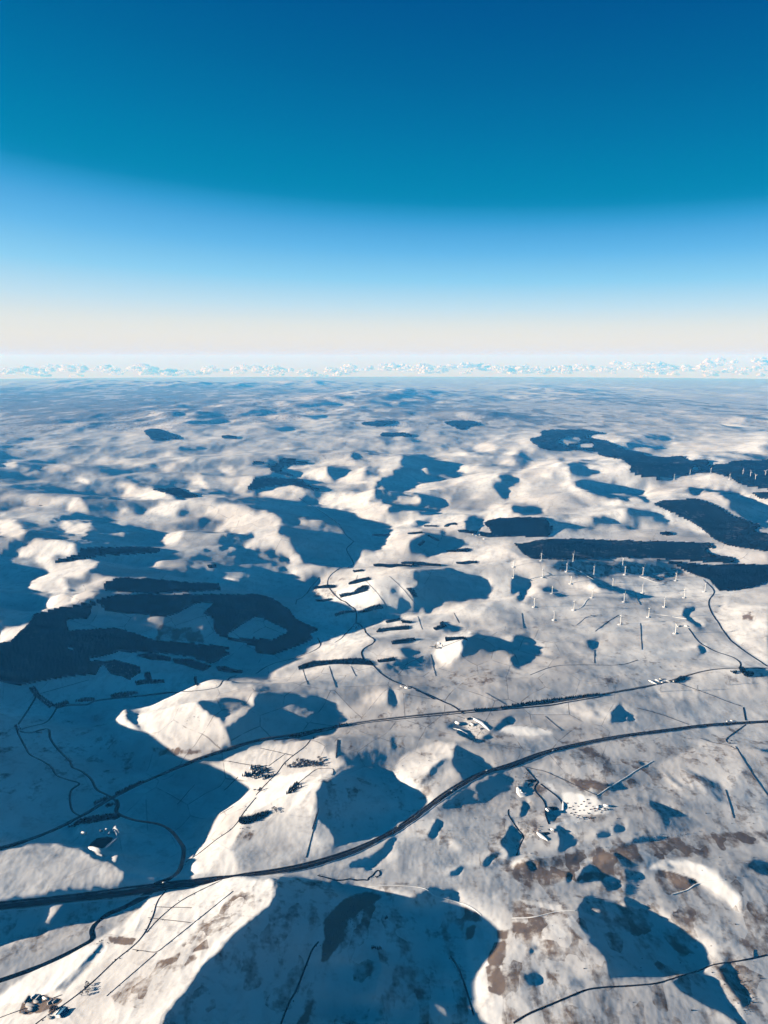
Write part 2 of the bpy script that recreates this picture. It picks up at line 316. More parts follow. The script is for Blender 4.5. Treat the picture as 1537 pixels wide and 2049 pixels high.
 (.1,'I','1080,800 1200,740 1400,620 1520,600 1530,680 1400,770 1250,800'),(.0,'I','1020,970 1080,880 1110,870 1100,930 1060,1000'),
 (.0,'I','530,1160 700,1070 840,970 820,1050 760,1110 680,1170'),(.0,'I','1150,1180 1240,1140 1200,1201 1150,1201'),(.0,'I','1360,1140 1440,1070 1480,1080 1400,1150'),
 (.45,'I','830,930 1060,780 1100,860 1020,960 870,960'),
 # lower right
 (.42,'J','0,560 300,400 1000,320 1537,290 1537,950 1150,930 600,1040 0,1050'),(.6,'J','100,560 250,500 480,520 640,640 500,720 200,600'),
 (.65,'J','900,540 1130,400 1350,430 1400,540 1330,700 1200,720 1000,640'),(.25,'J','870,840 1000,820 1150,910 1050,940 900,920'),
 (.0,'J','590,280 630,180 665,220 670,285'),(.0,'J','500,230 530,230 575,290'),(.0,'J','670,235 740,280 700,285'),(.0,'J','1420,440 1600,460 1600,500 1480,460'),
 (.75,'J','40,340 190,315 260,355 100,370'),(.0,'J','740,510 810,555 760,550'),
 (.0,'J','0,890 75,970 40,1090 0,1100 -60,1000'),(.0,'J','260,1080 270,1000 330,950 400,1000 370,1040'),(.0,'J','510,965 600,935 590,970 520,985'),(.0,'J','610,905 685,895 680,930 620,940'),
 (.0,'J','590,1040 760,990 930,965 900,985 700,1020'),(.0,'J','70,780 100,800 80,850 60,850'),(.05,'W','520,720 600,650 700,660 720,720 640,800 570,830'),
 (.9,'J','0,1160 30,1110 120,1110 70,1160'),
 (.9,'M','820,120 900,60 1050,60 1240,130 1380,280 1390,370 1330,360 1250,280 1100,180 950,130'),
 (.0,'M','1390,80 1640,80 1640,170 1480,140'),(.0,'M','430,110 480,100 590,150 660,190 640,235 560,240 540,190 380,190'),(.0,'M','80,70 150,110 165,140 120,130'),
 (.0,'M','310,150 345,140 330,190 300,190'),(.0,'M','600,30 640,25 735,95 690,100'),(.12,'M','690,140 780,140 770,260 680,270'),
 (.0,'M','400,350 470,280 640,300 720,290 860,380 960,440 1120,580 1150,650 1190,690 1100,740 900,770 600,760 580,640 490,570 420,430'),
 (.6,'M','0,300 300,330 440,560 580,700 420,760 100,560 0,500'),
 (.0,'M','950,800 1120,740 1220,770 1350,990 1420,1100 1250,980 1100,900'),(.05,'M','1220,700 1300,690 1450,900 1400,960 1300,820'),
 (.0,'L','1280,600 1340,480 1390,470 1420,510 1400,590 1350,680 1300,660'),
 # broken light and shade on the near moor
 (.8,'W','740,420 860,420 1180,480 1250,570 1350,600 1330,690 1150,700 860,720 760,640 745,540'),(.75,'S','750,400 850,330 1100,350 1300,370 1480,440 1130,470 900,430'),
 (.05,'W','180,330 330,290 420,300 280,450 190,420'),(.05,'W','200,480 290,470 330,560 260,720 220,720 270,600'),(.75,'W','240,480 330,470 380,560 320,570'),(.85,'W','160,380 200,360 180,450 260,480 180,480'),
 (.7,'W','80,760 180,860 250,990 220,1060 300,1040 420,950 420,880 250,860'),(.1,'W','640,860 820,960 940,1060 870,1150 640,1200 660,1040'),
 (.0,'W','1390,850 1537,820 1537,900 1420,920'),(.0,'W','1170,990 1250,960 1300,1000 1200,1020'),(.0,'W','1300,930 1370,910 1360,960 1310,965'),(.0,'W','1340,750 1420,800 1380,800'),
 (.75,'M','430,360 530,370 545,390 500,385'),(.7,'M','640,320 690,330 680,360'),(.8,'M','850,500 910,540 900,555'),(.3,'M','430,470 520,540 500,560'),
 (.0,'M','120,560 170,600 130,600'),(.0,'M','100,590 120,580 110,640 95,630'),(.0,'M','20,570 40,580 35,620'),(.1,'M','340,770 420,770 420,830 340,820'),(.1,'M','60,740 160,760 170,830 100,830'),
 (.15,'M','900,320 1000,390 1080,470 1040,480 930,380'),(.15,'M','1080,430 1180,500 1300,560 1240,580 1120,510'),(.15,'M','1300,450 1350,560 1340,600'),(.0,'M','1450,600 1460,640 1440,650'),
 (.75,'M','920,130 1130,190 1060,240 950,200'),(.1,'M','1030,150 1080,160 1140,190 1080,210'),(.1,'M','880,60 960,100 1020,120 940,110'),(.8,'J','430,1120 560,1090 640,1110 520,1160'),
 (.15,'J','500,660 640,650 700,690 600,700'),(.15,'J','860,520 950,600 1080,720 1020,700 900,600'),(.15,'J','1050,560 1250,650 1310,780 1240,760 1120,640'),(.7,'J','880,530 960,640 1060,700 1000,700 900,620'),
 (.7,'J','1060,400 1140,400 1330,430 1390,530 1330,470 1150,430'),(.15,'J','740,720 900,780 1000,860 880,840 760,770'),(.15,'J','440,170 480,180 500,210 450,195'),(.7,'J','220,180 420,170 580,290 400,240'),
 (.1,'I','1130,290 1200,270 1340,390 1410,350 1440,370 1330,420 1230,370 1160,320'),(.85,'I','1250,270 1330,280 1410,340 1350,390 1280,330'),(.1,'I','1410,330 1500,270 1537,240 1537,290 1450,335'),
 (.8,'I','1170,1000 1230,1030 1210,1070 1160,1060'),(.7,'I','780,1100 830,1040 860,1090 800,1130'),(.1,'I','1500,1000 1537,980 1537,1030'),(.8,'I','1440,1110 1520,1080 1500,1120'),(.15,'I','700,370 730,360 720,480 700,470'),
 (.1,'I','815,380 840,370 830,460 815,450'),(.8,'I','620,150 760,90 790,100 780,160 700,190'),(.85,'I','830,90 940,80 930,120 870,170'),(.15,'I','260,170 330,150 420,160 350,190'),
]
# bare ground showing through the snow, in shaded land also painted relief shading (0..1)
BARE = [
 (.30,'I','560,230 1537,200 1537,1100 900,1100 830,600 500,500'),(.22,'G','0,560 900,600 1537,560 1537,1198 0,1198'),
 (1.0,'R','200,650 330,388 560,418 745,482 690,520 600,580 480,640 340,655'),(.9,'R','575,600 690,555 700,580 640,640 600,650'),
 (.42,'L','100,170 1240,210 1300,1300 -900,1300 -300,700'),(.38,'K','-300,340 900,230 560,520 -300,800'),(.34,'I','370,620 830,600 1030,760 640,1000 430,1030'),(.34,'H','-200,330 560,200 900,560 560,700 -200,900'),  # shaded land: heather, plus patches of colour standing in for shading of the relief
 (.38,'J','0,560 300,400 1000,330 1600,300 1600,1300 -300,1300 -100,900'),(.46,'M','-60,250 1600,80 1600,1300 -60,1300'),
 (0.66,'J','370,1060 600,1040 800,1010 1000,970 1537,930 1537,1010 1200,1070 900,1120 700,1130 420,1100'),
 (0.72,'M','30,80 300,30 600,0 700,20 780,130 660,200 640,160 430,110 350,180 200,230 100,240 0,150'),
 (0.90,'M','360,190 480,120 560,150 540,180 400,190'),
 (0.84,'M','860,120 1000,80 1150,160 1060,240 940,270 860,190'),
 (0.72,'M','0,300 140,310 300,370 240,400 0,420'),(0.54,'M','1280,400 1537,380 1537,560 1350,600 1250,500'),
 (0.90,'M','0,430 80,440 60,500 0,500'),(0.72,'M','200,720 300,710 290,790 210,780'),(0.42,'M','0,600 260,620 380,680 340,760 0,680'),
 (0.72,'L','1270,460 1330,450 1300,540 1260,560'),(1.00,'L','1400,620 1440,560 1500,540 1510,600 1480,700 1430,720 1390,680'),
 (0.96,'L','1440,480 1520,480 1510,530 1450,540'),(0.84,'L','1370,700 1460,690 1490,790 1470,880 1400,850'),(0.54,'L','1240,330 1350,380 1370,430 1230,440'),
 (0.42,'L','300,140 660,190 1000,190 1230,200 1500,110 1537,80 1537,170 1230,240 800,210 420,190'),
 (.55,'K','1090,590 1180,450 1330,330 1537,200 1537,330 1380,480 1250,600 1150,620'),(.55,'K','660,880 900,690 1080,620 1200,640 1050,760 960,900 980,950 860,960 700,940'),
 (.85,'K','640,510 830,530 800,580 650,560'),(.45,'K','540,560 700,400 900,300 930,280 760,430'),
 (0.60,'J','380,380 500,460 620,500 760,560 800,640 700,650 520,540 450,500'),(0.48,'J','280,300 500,310 620,370 400,380'),(0.72,'J','360,620 520,640 560,680 420,700'),
 (0.42,'J','30,580 120,560 300,800 200,880 60,900 20,700'),(.45,'I','1350,380 1537,360 1537,520 1430,520'),(.35,'I','560,240 1150,220 1160,330 900,330 800,470 700,430 560,440'),
 (.35,'I','880,90 1050,130 1150,190 960,240 850,220'),(.4,'F','900,1100 1300,1000 1537,1010 1537,1110 1100,1150'),(.35,'F','650,780 760,750 760,800 680,830'),
 (.35,'G','770,930 1100,960 1080,1010 800,1020'),(.4,'G','520,1050 750,1040 800,1090 500,1130'),(.3,'G','250,930 400,920 380,970 260,970'),
 (.8,'G','1380,690 1450,685 1460,710 1390,715'),(.4,'G','1380,720 1440,720 1420,790 1390,780'),
 (.55,'G','210,390 380,365 560,360 1000,400 1080,450 900,510 680,440 500,480 350,470'),(.35,'G','420,490 600,495 860,580 700,580'),
 (.5,'F','340,540 480,530 500,590 330,590'),(.55,'F','440,465 550,462 530,495 430,490'),(.3,'F','760,560 830,590 800,630 750,600'),
 (.35,'H','1060,240 1130,230 1200,280 1160,320 1070,290'),(.7,'H','890,430 1050,440 1320,455 1200,480 950,490'),(.35,'H','1400,980 1480,910 1537,940 1500,1010 1420,1020'),
 (.6,'X','180,1230 280,1110 380,1120 450,1210 400,1281 160,1281'),
 (0.96,'L','420,420 500,320 560,280 680,250 760,290 620,360 590,440 500,560 430,660 390,680'),(0.60,'L','560,420 680,330 800,330 640,520 480,640'),
 (0.72,'L','250,1048 320,920 350,900 300,1048'),(0.42,'L','860,820 1150,740 1240,900 1100,880 900,850'),
 (0.54,'M','430,350 560,340 700,430 860,530 800,600 620,460'),(0.66,'M','620,610 720,680 830,740 740,730'),(0.60,'M','870,530 1000,560 1130,640 1000,640'),
 (0.60,'M','1220,700 1330,720 1500,900 1480,980 1380,940'),
 (.4,'S','700,480 900,500 1060,620 1100,720 900,740 760,600'),(.3,'B','900,290 1000,230 1200,240 1200,300 1000,320'),
 (.6,'V','120,490 170,470 225,490 180,505'),
 (.45,'Z','0,770 700,770 690,800 640,830 560,850 420,850 300,870 140,860 0,880'),(.35,'Z','700,815 1000,800 1537,790 1537,850 1200,860 760,860'),
]
RAISED_GROUND = [('Q','440,400 1000,360 1140,500 1120,600 840,870 560,780 440,620')]  # added lift of the ground, brings the pit banks up into the sun
# smooth undisturbed snow
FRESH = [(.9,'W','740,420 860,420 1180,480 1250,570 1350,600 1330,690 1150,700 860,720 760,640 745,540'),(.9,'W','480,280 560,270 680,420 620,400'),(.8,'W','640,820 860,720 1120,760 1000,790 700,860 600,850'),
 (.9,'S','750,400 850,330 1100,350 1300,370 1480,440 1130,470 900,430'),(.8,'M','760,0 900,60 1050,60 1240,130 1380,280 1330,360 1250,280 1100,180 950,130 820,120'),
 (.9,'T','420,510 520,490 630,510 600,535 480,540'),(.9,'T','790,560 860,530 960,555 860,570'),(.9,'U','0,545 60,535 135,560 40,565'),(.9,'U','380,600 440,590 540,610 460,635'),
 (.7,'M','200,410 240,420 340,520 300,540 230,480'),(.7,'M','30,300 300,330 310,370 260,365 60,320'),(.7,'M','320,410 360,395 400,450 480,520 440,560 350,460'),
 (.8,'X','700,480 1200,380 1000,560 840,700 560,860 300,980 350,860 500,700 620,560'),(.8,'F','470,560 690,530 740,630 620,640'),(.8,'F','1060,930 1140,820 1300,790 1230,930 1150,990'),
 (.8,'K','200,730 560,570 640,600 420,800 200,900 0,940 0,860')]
# plantations seen from far off: (id, crop, outline)
WOODS = {
 'great_valley':[('Z','-60,1310 0,1296 20,1283 58,1248 67,1230 110,1218 180,1203 203,1196 217,1192 286,1190 400,1189 512,1189 545,1197 579,1220 595,1240 628,1255 640,1262 622,1268 628,1280 590,1297 545,1313 512,1306 500,1300'),
  ('E','1400,915 1390,925 1280,990 1150,950 1030,930 940,925 800,920 720,915 600,950 490,965 650,975 600,1010 580,1060 540,1055 300,1085 190,1105 130,1120 0,1095 -150,1080 -150,900 60,850')],
 'upper_bank':[('E','620,500 700,470 900,475 1100,498 1320,505 1335,545 1200,556 850,565 620,545')],
 'strip_upper':[('E','310,365 470,325 480,283 600,285 970,288 960,322 600,345 335,387')],
 'dome_flank':[('A','1095,90 1140,72 1220,70 1270,85 1340,110 1420,150 1300,158 1170,160 1130,125')],
 'valley_head':[('B','415,535 460,500 490,445 640,445 770,455 870,455 890,490 960,520 1040,540 960,550 880,530 800,505 700,510 560,530 500,545')],
 'side_valley':[('B','660,300 760,292 870,310 1000,325 900,345 800,345 720,370 700,395 840,430 760,440 690,420 620,400 600,350 470,345 460,340 490,310 640,340 690,330')],
 'far_patch':[('B','230,125 290,118 370,130 380,152 260,152')],
 'hill_side':[('A','1140,535 1200,530 1390,525 1440,560 1537,585 1537,600 1400,605 1300,575')],
 'far_slope':[('C','470,15 600,5 720,5 800,40 700,55 620,85 560,55')],
 'far_left_slope':[('C','-150,20 0,5 130,5 130,25 0,60 -150,40')],
 'far_low':[('C','0,95 200,100 300,135 0,130')],
 'skyline':[('D','-20,75 100,75 320,110 170,120 120,135 280,160 330,185 450,235 640,265 500,270 620,285 760,290 870,280 930,320 1050,300 1100,340 1210,345 1250,320 1750,300 1750,600 1537,545 1440,535 1330,510 1240,455 1120,412 1050,412 930,428 830,447 740,470 620,468 500,440 440,390 480,370 400,310 280,290 190,270 230,260 150,240 30,235 -20,238'),
  ('C','1140,150 1170,140 1240,130 1230,85 1340,75 1450,72 1480,100 1450,150 1400,200 1537,205 1450,245 1420,252 1300,240 1220,215 1160,170')],
 'right_hill':[('Z','1304,1008 1330,1001 1393,997 1414,1004 1445,1016 1465,1030 1528,1053 1505,1063 1600,1075 1620,1110 1537,1105 1458,1093 1425,1078 1408,1062 1385,1047 1361,1037 1334,1023')],
 'hexagon':[('Z','966,1046 985,1040 1005,1036 1090,1035 1111,1056 1099,1076 1040,1076 984,1071 975,1056')],
 'long_band':[('G','0,250 60,265 180,240 260,235 400,235 500,240 640,245 900,250 1190,258 1230,290 1150,300 1200,330 1330,345 1360,375 1300,385 1100,375 960,365 850,350 650,352 470,362 250,360 120,355 60,325')],
 'right_band':[('G','800,350 1000,370 1200,390 1537,390 1700,395 1700,480 1537,500 1400,540 1250,552 1220,530 1180,480 1060,440 960,390')],
 'oval':[('V','215,1000 260,980 330,975 420,1010 380,1035 290,1035')],
 'hollow_right':[('Z','1500,985 1545,985 1545,1000 1515,998')],
}
CLEARINGS = [
 ('great_valley','E','405,725 540,715 560,640 600,640 640,680 740,685 870,700 1000,710 1080,680 1180,625 1290,620 1210,680 1280,720 1290,800 1330,830 1537,890 1537,905 1500,900 1390,890 1250,870 930,845 800,800 700,770 410,790'),
 ('great_valley','F','0,705 60,725 200,790 110,835 -100,830 -180,820'),
 ('skyline','D','60,190 180,185 180,215 50,215'),('skyline','D','1050,290 1090,283 1200,320 1190,345 1130,345'),('skyline','D','955,365 1000,365 1000,400 965,390'),
 ('skyline','D','1055,350 1110,335 1130,345 1070,362'),('skyline','C','1350,170 1450,130 1537,140 1537,175 1400,185'),
 ('great_valley','E','400,893 435,890 440,905 405,905'),
]
YOUNG = [('E','1210,685 1350,590 1460,610 1430,690 1310,720'),('E','930,845 960,730 1060,770 1200,760 1240,860')]
# small woods and shelter belts, trees scattered inside the outline: (crop, outline, label)
BELTS = [
 ('F','345,530 360,520 480,516 480,528 350,540','dark shelter belt crossing the lane at the west end of the bright ridge'),
 ('F','555,502 600,485 680,468 690,482 600,504 560,510','short dark shelter belt high on the bright ridge above the thicker one'),
 ('F','500,570 590,555 600,540 650,515 680,518 670,548 600,568 510,590','thick tapering wood beside the lane in the middle of the bright ridge'),
 ('F','610,677 660,655 745,628 770,655 620,682','wedge shaped wood on the shaded lower edge of the bright ridge'),
 ('F','903,535 935,530 972,582 945,592','dark parallelogram of conifers standing alone in blue shade'),
 ('F','705,390 740,385 800,392 850,388 900,393 940,405 820,408 720,402','long thin wood along the far crest of the bright ridge'),
 ('F','870,380 900,372 1000,375 1020,382 1110,390 1110,400 950,397 930,407 940,392 960,388 880,386','forked belt of trees continuing the far crest to the right'),
 ('F','580,425 640,420 650,430 590,436','small oval copse near the top bend of the lane'),
 ('F','780,732 860,718 870,725 790,742','thin dark belt at the top of the second ridge'),
 ('F','870,728 940,735 930,744 880,742','ragged hedge of trees just right of the second ridge belt'),
 ('F','725,792 740,775 850,763 920,758 920,780 800,787 730,797','broad straight shelter belt across the second ridge'),
 ('F','1065,772 1110,757 1105,740 1125,733 1147,765 1080,787','L shaped wood casting a long blue shadow'),
 ('F','815,857 850,845 950,833 960,845 880,862 820,870','shelter belt ending in scattered trees below the broad one'),
 ('F','1138,830 1260,830 1272,847 1140,852','narrow rectangular plantation with snowy gaps on a white field'),
 ('F','250,1007 300,985 350,970 500,963 640,953 690,973 710,997 650,992 500,987 350,1002 260,1022','longest curved shelter belt running down to the lane'),
 ('F','730,966 830,948 838,966 740,980','short thick belt across the lane from the longest belt'),
 ('F','470,690 600,665 602,676 480,702','low hedge wood in the shaded valley west of the lane'),
 ('F','355,602 450,592 460,600 370,612','dark strip along the foot of the bright ridge'),
 ('F','970,267 1005,246 1019,254 985,280','small black square of trees on a blue slope'),
 ('F','1030,216 1040,213 1105,244 1095,252','slanting strip of trees above the black square'),
 ('F','1010,155 1090,156 1090,164 1010,161','thin straight belt on a far white hill'),
 ('F','1130,162 1165,145 1210,148 1205,153 1170,152 1150,164','bent belt on the far hill beside the thin one'),
 ('F','910,202 1000,193 1002,205 915,208','belt along a far field edge above the farm'),
 ('F','1210,185 1330,193 1320,207 1220,197','row of trees leading to the hamlet'),
 ('F','1345,195 1450,205 1537,208 1537,222 1400,227 1350,217','trees around the hamlet below the six sided wood'),
 ('F','1140,307 1220,298 1270,293 1290,297 1270,317 1160,313','ragged belt on the slope below the hamlet'),
 ('F','1200,377 1280,368 1330,370 1325,382 1210,384','thin belt at the left foot of the turbine moor'),
 ('F','700,209 800,205 803,215 700,218','dark strip of trees in the shaded central valley'),
 ('E','610,980 700,965 760,985 840,1005 845,1040 780,1085 730,1060 670,1050','ragged wood standing apart below the great plantation'),
 ('E','868,1040 900,1038 912,1085 872,1090','upright hedge wood between two shaded fields'),
 ('E','810,1095 880,1083 985,1083 990,1100 820,1117','dark belt along the bottom of a shaded field'),
 ('E','1300,1005 1350,1003 1460,1030 1452,1043 1310,1026','small lens shaped wood at the tail of the great plantation'),
 ('E','820,935 900,925 1030,950 1022,971 900,961','left one of two narrow woods under the great plantation'),
 ('E','1040,958 1150,958 1270,1000 1220,1030 1130,1002 1050,982','right one of two narrow woods under the great plantation'),
 ('E','1245,395 1300,392 1300,410 1255,412','tiny dark copse on the blue slope above the plantation'),
 ('H','172,80 205,73 250,130 325,180 300,202 205,130','thick belt slanting down the shaded fields at far left'),
 ('H','310,187 400,155 417,175 340,203','rounded copse at the stream bend in the left valley'),
 ('H','450,157 500,143 570,138 567,157 460,167','low dark wood beside the shaded lane'),
 ('H','663,127 700,110 825,100 832,116 720,142 670,142','pair of joined copses further along the shaded lane'),
 ('H','1165,18 1182,15 1192,65 1180,68','thin upright belt dividing shaded fields'),
 ('H','400,915 440,903 500,865 680,836 722,852 690,872 540,895','black wood beside the railway above the gravel pit'),
 ('H','560,770 640,735 650,745 570,785','line of trees on the far side of the railway near the river'),
 ('H','690,715 860,640 868,650 700,730','line of dark trees above the railway bank'),
 ('H','620,790 680,770 700,780 640,800','small dark copse below the railway at the river'),
 ('I','200,372 280,350 410,325 412,340 300,362 205,384','dark trees screening the railway in the shaded bend'),
 ('I','460,315 500,303 550,296 552,308 480,326','dense block of trees beside the railway'),
 ('I','1310,207 1390,203 1400,212 1315,220','short row of trees on the railway left of the works'),
 ('I','1470,193 1537,188 1537,200 1470,206','row of trees on the railway right of the works'),
 ('J','0,180 180,155 400,128 530,115 530,122 400,138 180,167 0,192','long hedge of dark trees following the railway eastwards'),
 ('J','970,45 1010,12 1040,15 1040,30 980,52','clump of dark trees beside the railway hamlet'),
 ('Y','1180,100 1230,95 1270,140 1370,165 1360,200 1290,212 1250,190 1200,150','dark wood at the railway on the right edge'),
 ('Y','1070,140 1160,140 1165,175 1130,170','small dark thicket left of the right edge wood'),
 ('L','690,590 720,588 765,600 760,606 700,598','dark sliver of trees in the bottom shade'),
 ('L','770,408 790,405 795,416 778,418','single dark bush clump in the bottom shade'),
 ('X','240,1015 380,985 540,940 620,912 640,935 560,1000 440,1050 300,1095 250,1075','shelter belt on the white ridge nearest the motorway'),
]
ROADS_MOTORWAY = ('Z','-60,1818 0,1811 150,1795 320,1773 450,1757 560,1742 640,1724 720,1697 790,1662 850,1620 900,1583 960,1550 1024,1530 1090,1506 1160,1489 1240,1474 1330,1462 1420,1451 1537,1444 1620,1440')
RAILWAY = ('Z','-60,1709 0,1697 80,1672 155,1637 230,1593 330,1546 420,1510 512,1482 600,1468 680,1452 760,1440 880,1427 1000,1416 1120,1403 1200,1390 1290,1374 1340,1363 1400,1345 1450,1338 1537,1337 1600,1338')
# lanes: (crop, line, width m)
LANES = [
 ('F','600,740 605,670 560,630 480,580 440,530 425,490 450,450 520,410 580,395 590,385 580,360 540,300 550,290 590,250',9),
 ('F','600,740 635,745 660,800 720,850 650,890 630,915 640,950 700,990 760,1050 850,1100 930,1125 1000,1160 1080,1200',9),
 ('I','960,95 1050,125 1120,160 1190,190 1250,235',8),('F','380,465 330,520 310,565 245,600 240,630',8),
 ('F','600,740 560,780 520,830 470,860',6),('F','0,1045 100,985 240,950 380,890 395,860 370,830',8),
 ('I','0,725 70,645 130,590 170,530 240,475 310,420 350,370',5),('H','1537,740 1470,820 1400,920 1300,990 1200,1070 1110,1130',5),
 ('K','1000,240 960,290 935,330 930,370 870,500 800,580 700,660 540,810 400,920 250,1020 200,1060',5),('K','1340,180 1100,300 950,420 880,500',4),
 ('G','1150,480 1220,550 1180,600 1190,660 1240,740 1310,840 1400,910 1537,1000',9),('G','1060,770 1120,850 1200,900 1340,950 1380,985 1360,1010',7),
 ('M','10,1040 100,985 230,930 350,880 450,840 560,825 660,820 800,810 880,800 960,775 1040,750 1150,715 1210,690 1380,665 1537,630',6),
 ('W','270,110 350,200 430,290',5),('W','430,290 360,370 420,440 490,510 520,570 530,610 510,680 540,760 570,830',6),('W','460,310 560,390 680,480 750,570 760,640',5),
 ('H','1430,615 1345,695',4),('Y','1240,570 1270,730',6),('Y','1270,775 1020,960 1070,1000',5),
]
SNOWTRACKS = [
 ('W','1170,465 1400,320 1537,240 1700,130 1900,20',4.5),('M','0,410 130,405 280,370 390,365',4.5),('M','960,270 1060,240 1120,200 1280,180',6),
 ('T','265,440 540,455 650,490 780,575 870,630',8),('T','650,460 700,430',6),('T','780,575 850,545',6),('U','0,560 210,630 370,605',8),('U','170,530 430,505 600,515',8),
 ('T','620,985 700,970 770,850 820,840',7),('G','820,680 900,690 1050,715',6),('L','660,230 800,215 1000,230 1080,280 1200,310 1300,350 1360,400',3.5),
]
RIVER = ('Z','232,1600 237,1612 232,1625 265,1640 320,1650 345,1665 360,1685 368,1700 362,1735 345,1755 310,1772 295,1790 250,1815 215,1830 190,1850 183,1865 186,1878 160,1895 100,1925 50,1945 0,1962 -60,1980')
STREAMS = [
 ('H','97,310 105,345 150,430 180,480 250,515 310,555 340,605 420,635 480,655 430,690 420,740 435,820 490,850',8),
 ('H','120,340 180,350 290,325 300,380 350,450 425,525 430,555 490,580 550,630 580,690 650,725 700,760',11),
 ('H','215,135 170,210 110,300',8),('H','340,200 310,250 270,290 170,315 120,330',7),
 ('H','340,200 420,183 530,180 550,165 620,150 820,130 950,115 1050,105 1200,95 1310,75 1340,40 1420,5',8),
 ('L','370,155 450,175 480,185 550,180 570,170 590,185 660,180 680,190 670,170 700,160 720,130 740,120 750,155 720,165',5),
 ('L','150,1048 200,920 240,850 300,700 340,600 380,550',4),('L','1170,640 1220,720 1270,860 1310,1000',4),
 ('F','260,-10 420,90 500,150 540,210 590,250',9),('G','110,1050 250,1000 400,990 640,990 760,960',6),
 ('W','50,640 40,690 100,790 170,890 250,990 210,1060 150,1230',4),
]
# dry stone walls, hedges and fences round the fields
WALLS = [
 ('H','240,115 540,30'),('H','1065,780 1170,660'),('X','620,340 840,180'),('X','0,260 400,330 620,340'),('X','840,180 940,205'),('X','1000,560 1240,370 1470,370 1440,460'),
 ('X','520,110 940,205'),('X','1490,240 1530,0'),('X','0,960 180,850'),('X','1180,1150 1240,950'),('I','300,1100 380,800'),
 ('K','1400,250 940,620 790,600'),('K','940,620 640,880'),('K','890,410 1150,440'),('K','1150,350 930,345'),('K','0,1010 380,870'),
 ('I','1380,110 1500,180'),('Y','460,280 680,360 870,430 1040,500 1220,560'),('Y','720,940 860,990 1080,1030 1160,1076'),
 ('J','1340,430 1400,530 1450,610 1537,730'),('J','60,550 200,580 330,640 510,725'),('J','200,250 300,335'),('J','750,200 900,240 1060,300'),
 ('F','650,480 730,560 790,650'),('F','800,460 870,520 960,630'),('F','610,455 600,490'),('F','740,770 760,800'),('F','280,1010 310,1110'),('F','440,1000 480,1130'),
 ('F','570,1000 600,1060'),('F','970,700 1000,780'),('F','1190,680 1220,740'),('F','1000,940 880,1000'),('F','1050,930 1080,1060'),('F','1110,890 1260,830'),
 ('G','770,740 780,900'),('G','500,790 560,740 640,690'),('G','390,750 450,700 540,690'),('G','495,900 495,980'),('G','60,680 70,770'),('G','740,570 770,630'),
 ('J','1280,690 1310,790 1330,860'),('I','490,390 480,500'),('E','1170,1050 1190,1115'),('M','1450,600 1450,650'),
]
# ------------------------------------------------------------------ terrain: relief solved from the slopes the photograph shows
def build_rows():
    ys = [1650.0]
    while ys[-1] < 168000:
        y = ys[-1]
        dv = FPX*H/(y*y+H*H)/(math.cos(math.atan2(H, y)-PITCH)**2)
        ys.append(y+min(ROWPX/dv, 0.0055*y))
    return np.array(ys)
ROWPX, COLPX = 2.12, 2.12
YS = build_rows()
def build_cols():
    c = list(np.arange(-0.615, 0.6151, COLPX/1480.0))
    st = COLPX/1480.0; x = c[-1]; right = []
    while x < 0.84: st *= 1.035; x += st; right.append(x)
    st = COLPX/1480.0; x = c[0]; left = []
    while x > -1.05: st *= 1.035; x -= st; left.append(x)
    return np.array(left[::-1]+c+right)
SS = build_cols()
R, C = len(YS), len(SS)

sunf = np.full((RH, RW), .4)
for val, crop, s in SUNFACE: paint(sunf, val, crop, s)
sunf_b = blur(sunf, 1)
bare_r = np.zeros((RH, RW))
for val, crop, s in BARE: paint(bare_r, val, crop, s)
for _c, _s in YOUNG: paint(bare_r, .75, _c, _s)
bare_b = blur(bare_r, 1)

def far_relief(X, Y):
    """rolling hills of the distance, where single slopes are not mapped"""
    w = np.clip((Y-12500)/8000, 0, 1)
    k = 1+np.clip((Y-15000)/45000, 0, 1.6)              # broader swells further out
    a = fbm(X/2300.0, Y/3600.0, 3, 5, .4)+1.1*(.5-np.abs(fbm(X/3300.0+.4*perlin(X/2000, Y/2500, 6), Y/5200.0, 3, 25, .42))*1.3); a2 = fbm(X/5200.0, Y/9000.0, 3, 15, .42)+.8*(.5-np.abs(fbm(X/7000.0, Y/12000.0, 3, 27, .42))*1.3)
    q = np.clip((Y-22000)/25000, 0, 1)
    b = np.abs(fbm(X/6200.0+3.1, Y/9000.0, 3, 11))
    flat = 1-.75*np.clip((Y-60000)/30000, 0, 1)
    def hill(cx, cy_, sx, sy, hh): return hh*np.exp(-((X-cx)/sx)**2-((Y-cy_)/sy)**2)*(1+.35*fbm(X/2600.0, Y/4200.0, 4, 88))
    big = hill(-1500, 43000, 2600, 5000, 330)+hill(1200, 50000, 3600, 5000, 300)+hill(-4200, 36000, 2600, 3000, 220)+hill(-20000, 70000, 9000, 7000, 420)+hill(-33000, 82000, 9000, 7000, 380)+hill(-7000, 76000, 6000, 6000, 330)
    big = big+hill(3500, 30000, 1500, 2200, 200)+hill(-9500, 31000, 2600, 2600, 180)
    return big+flat*w*(.22+.78*np.clip(.5+1.5*perlin(X/11000+4, Y/15000, 78), 0, 1))*((1-q)*120*a+q*120*a2 + 260*(1-.55*q)*(0.45-b)*(0.35+0.65*np.clip(perlin(X/26000, Y/30000, 21)+.5, 0, 1)))

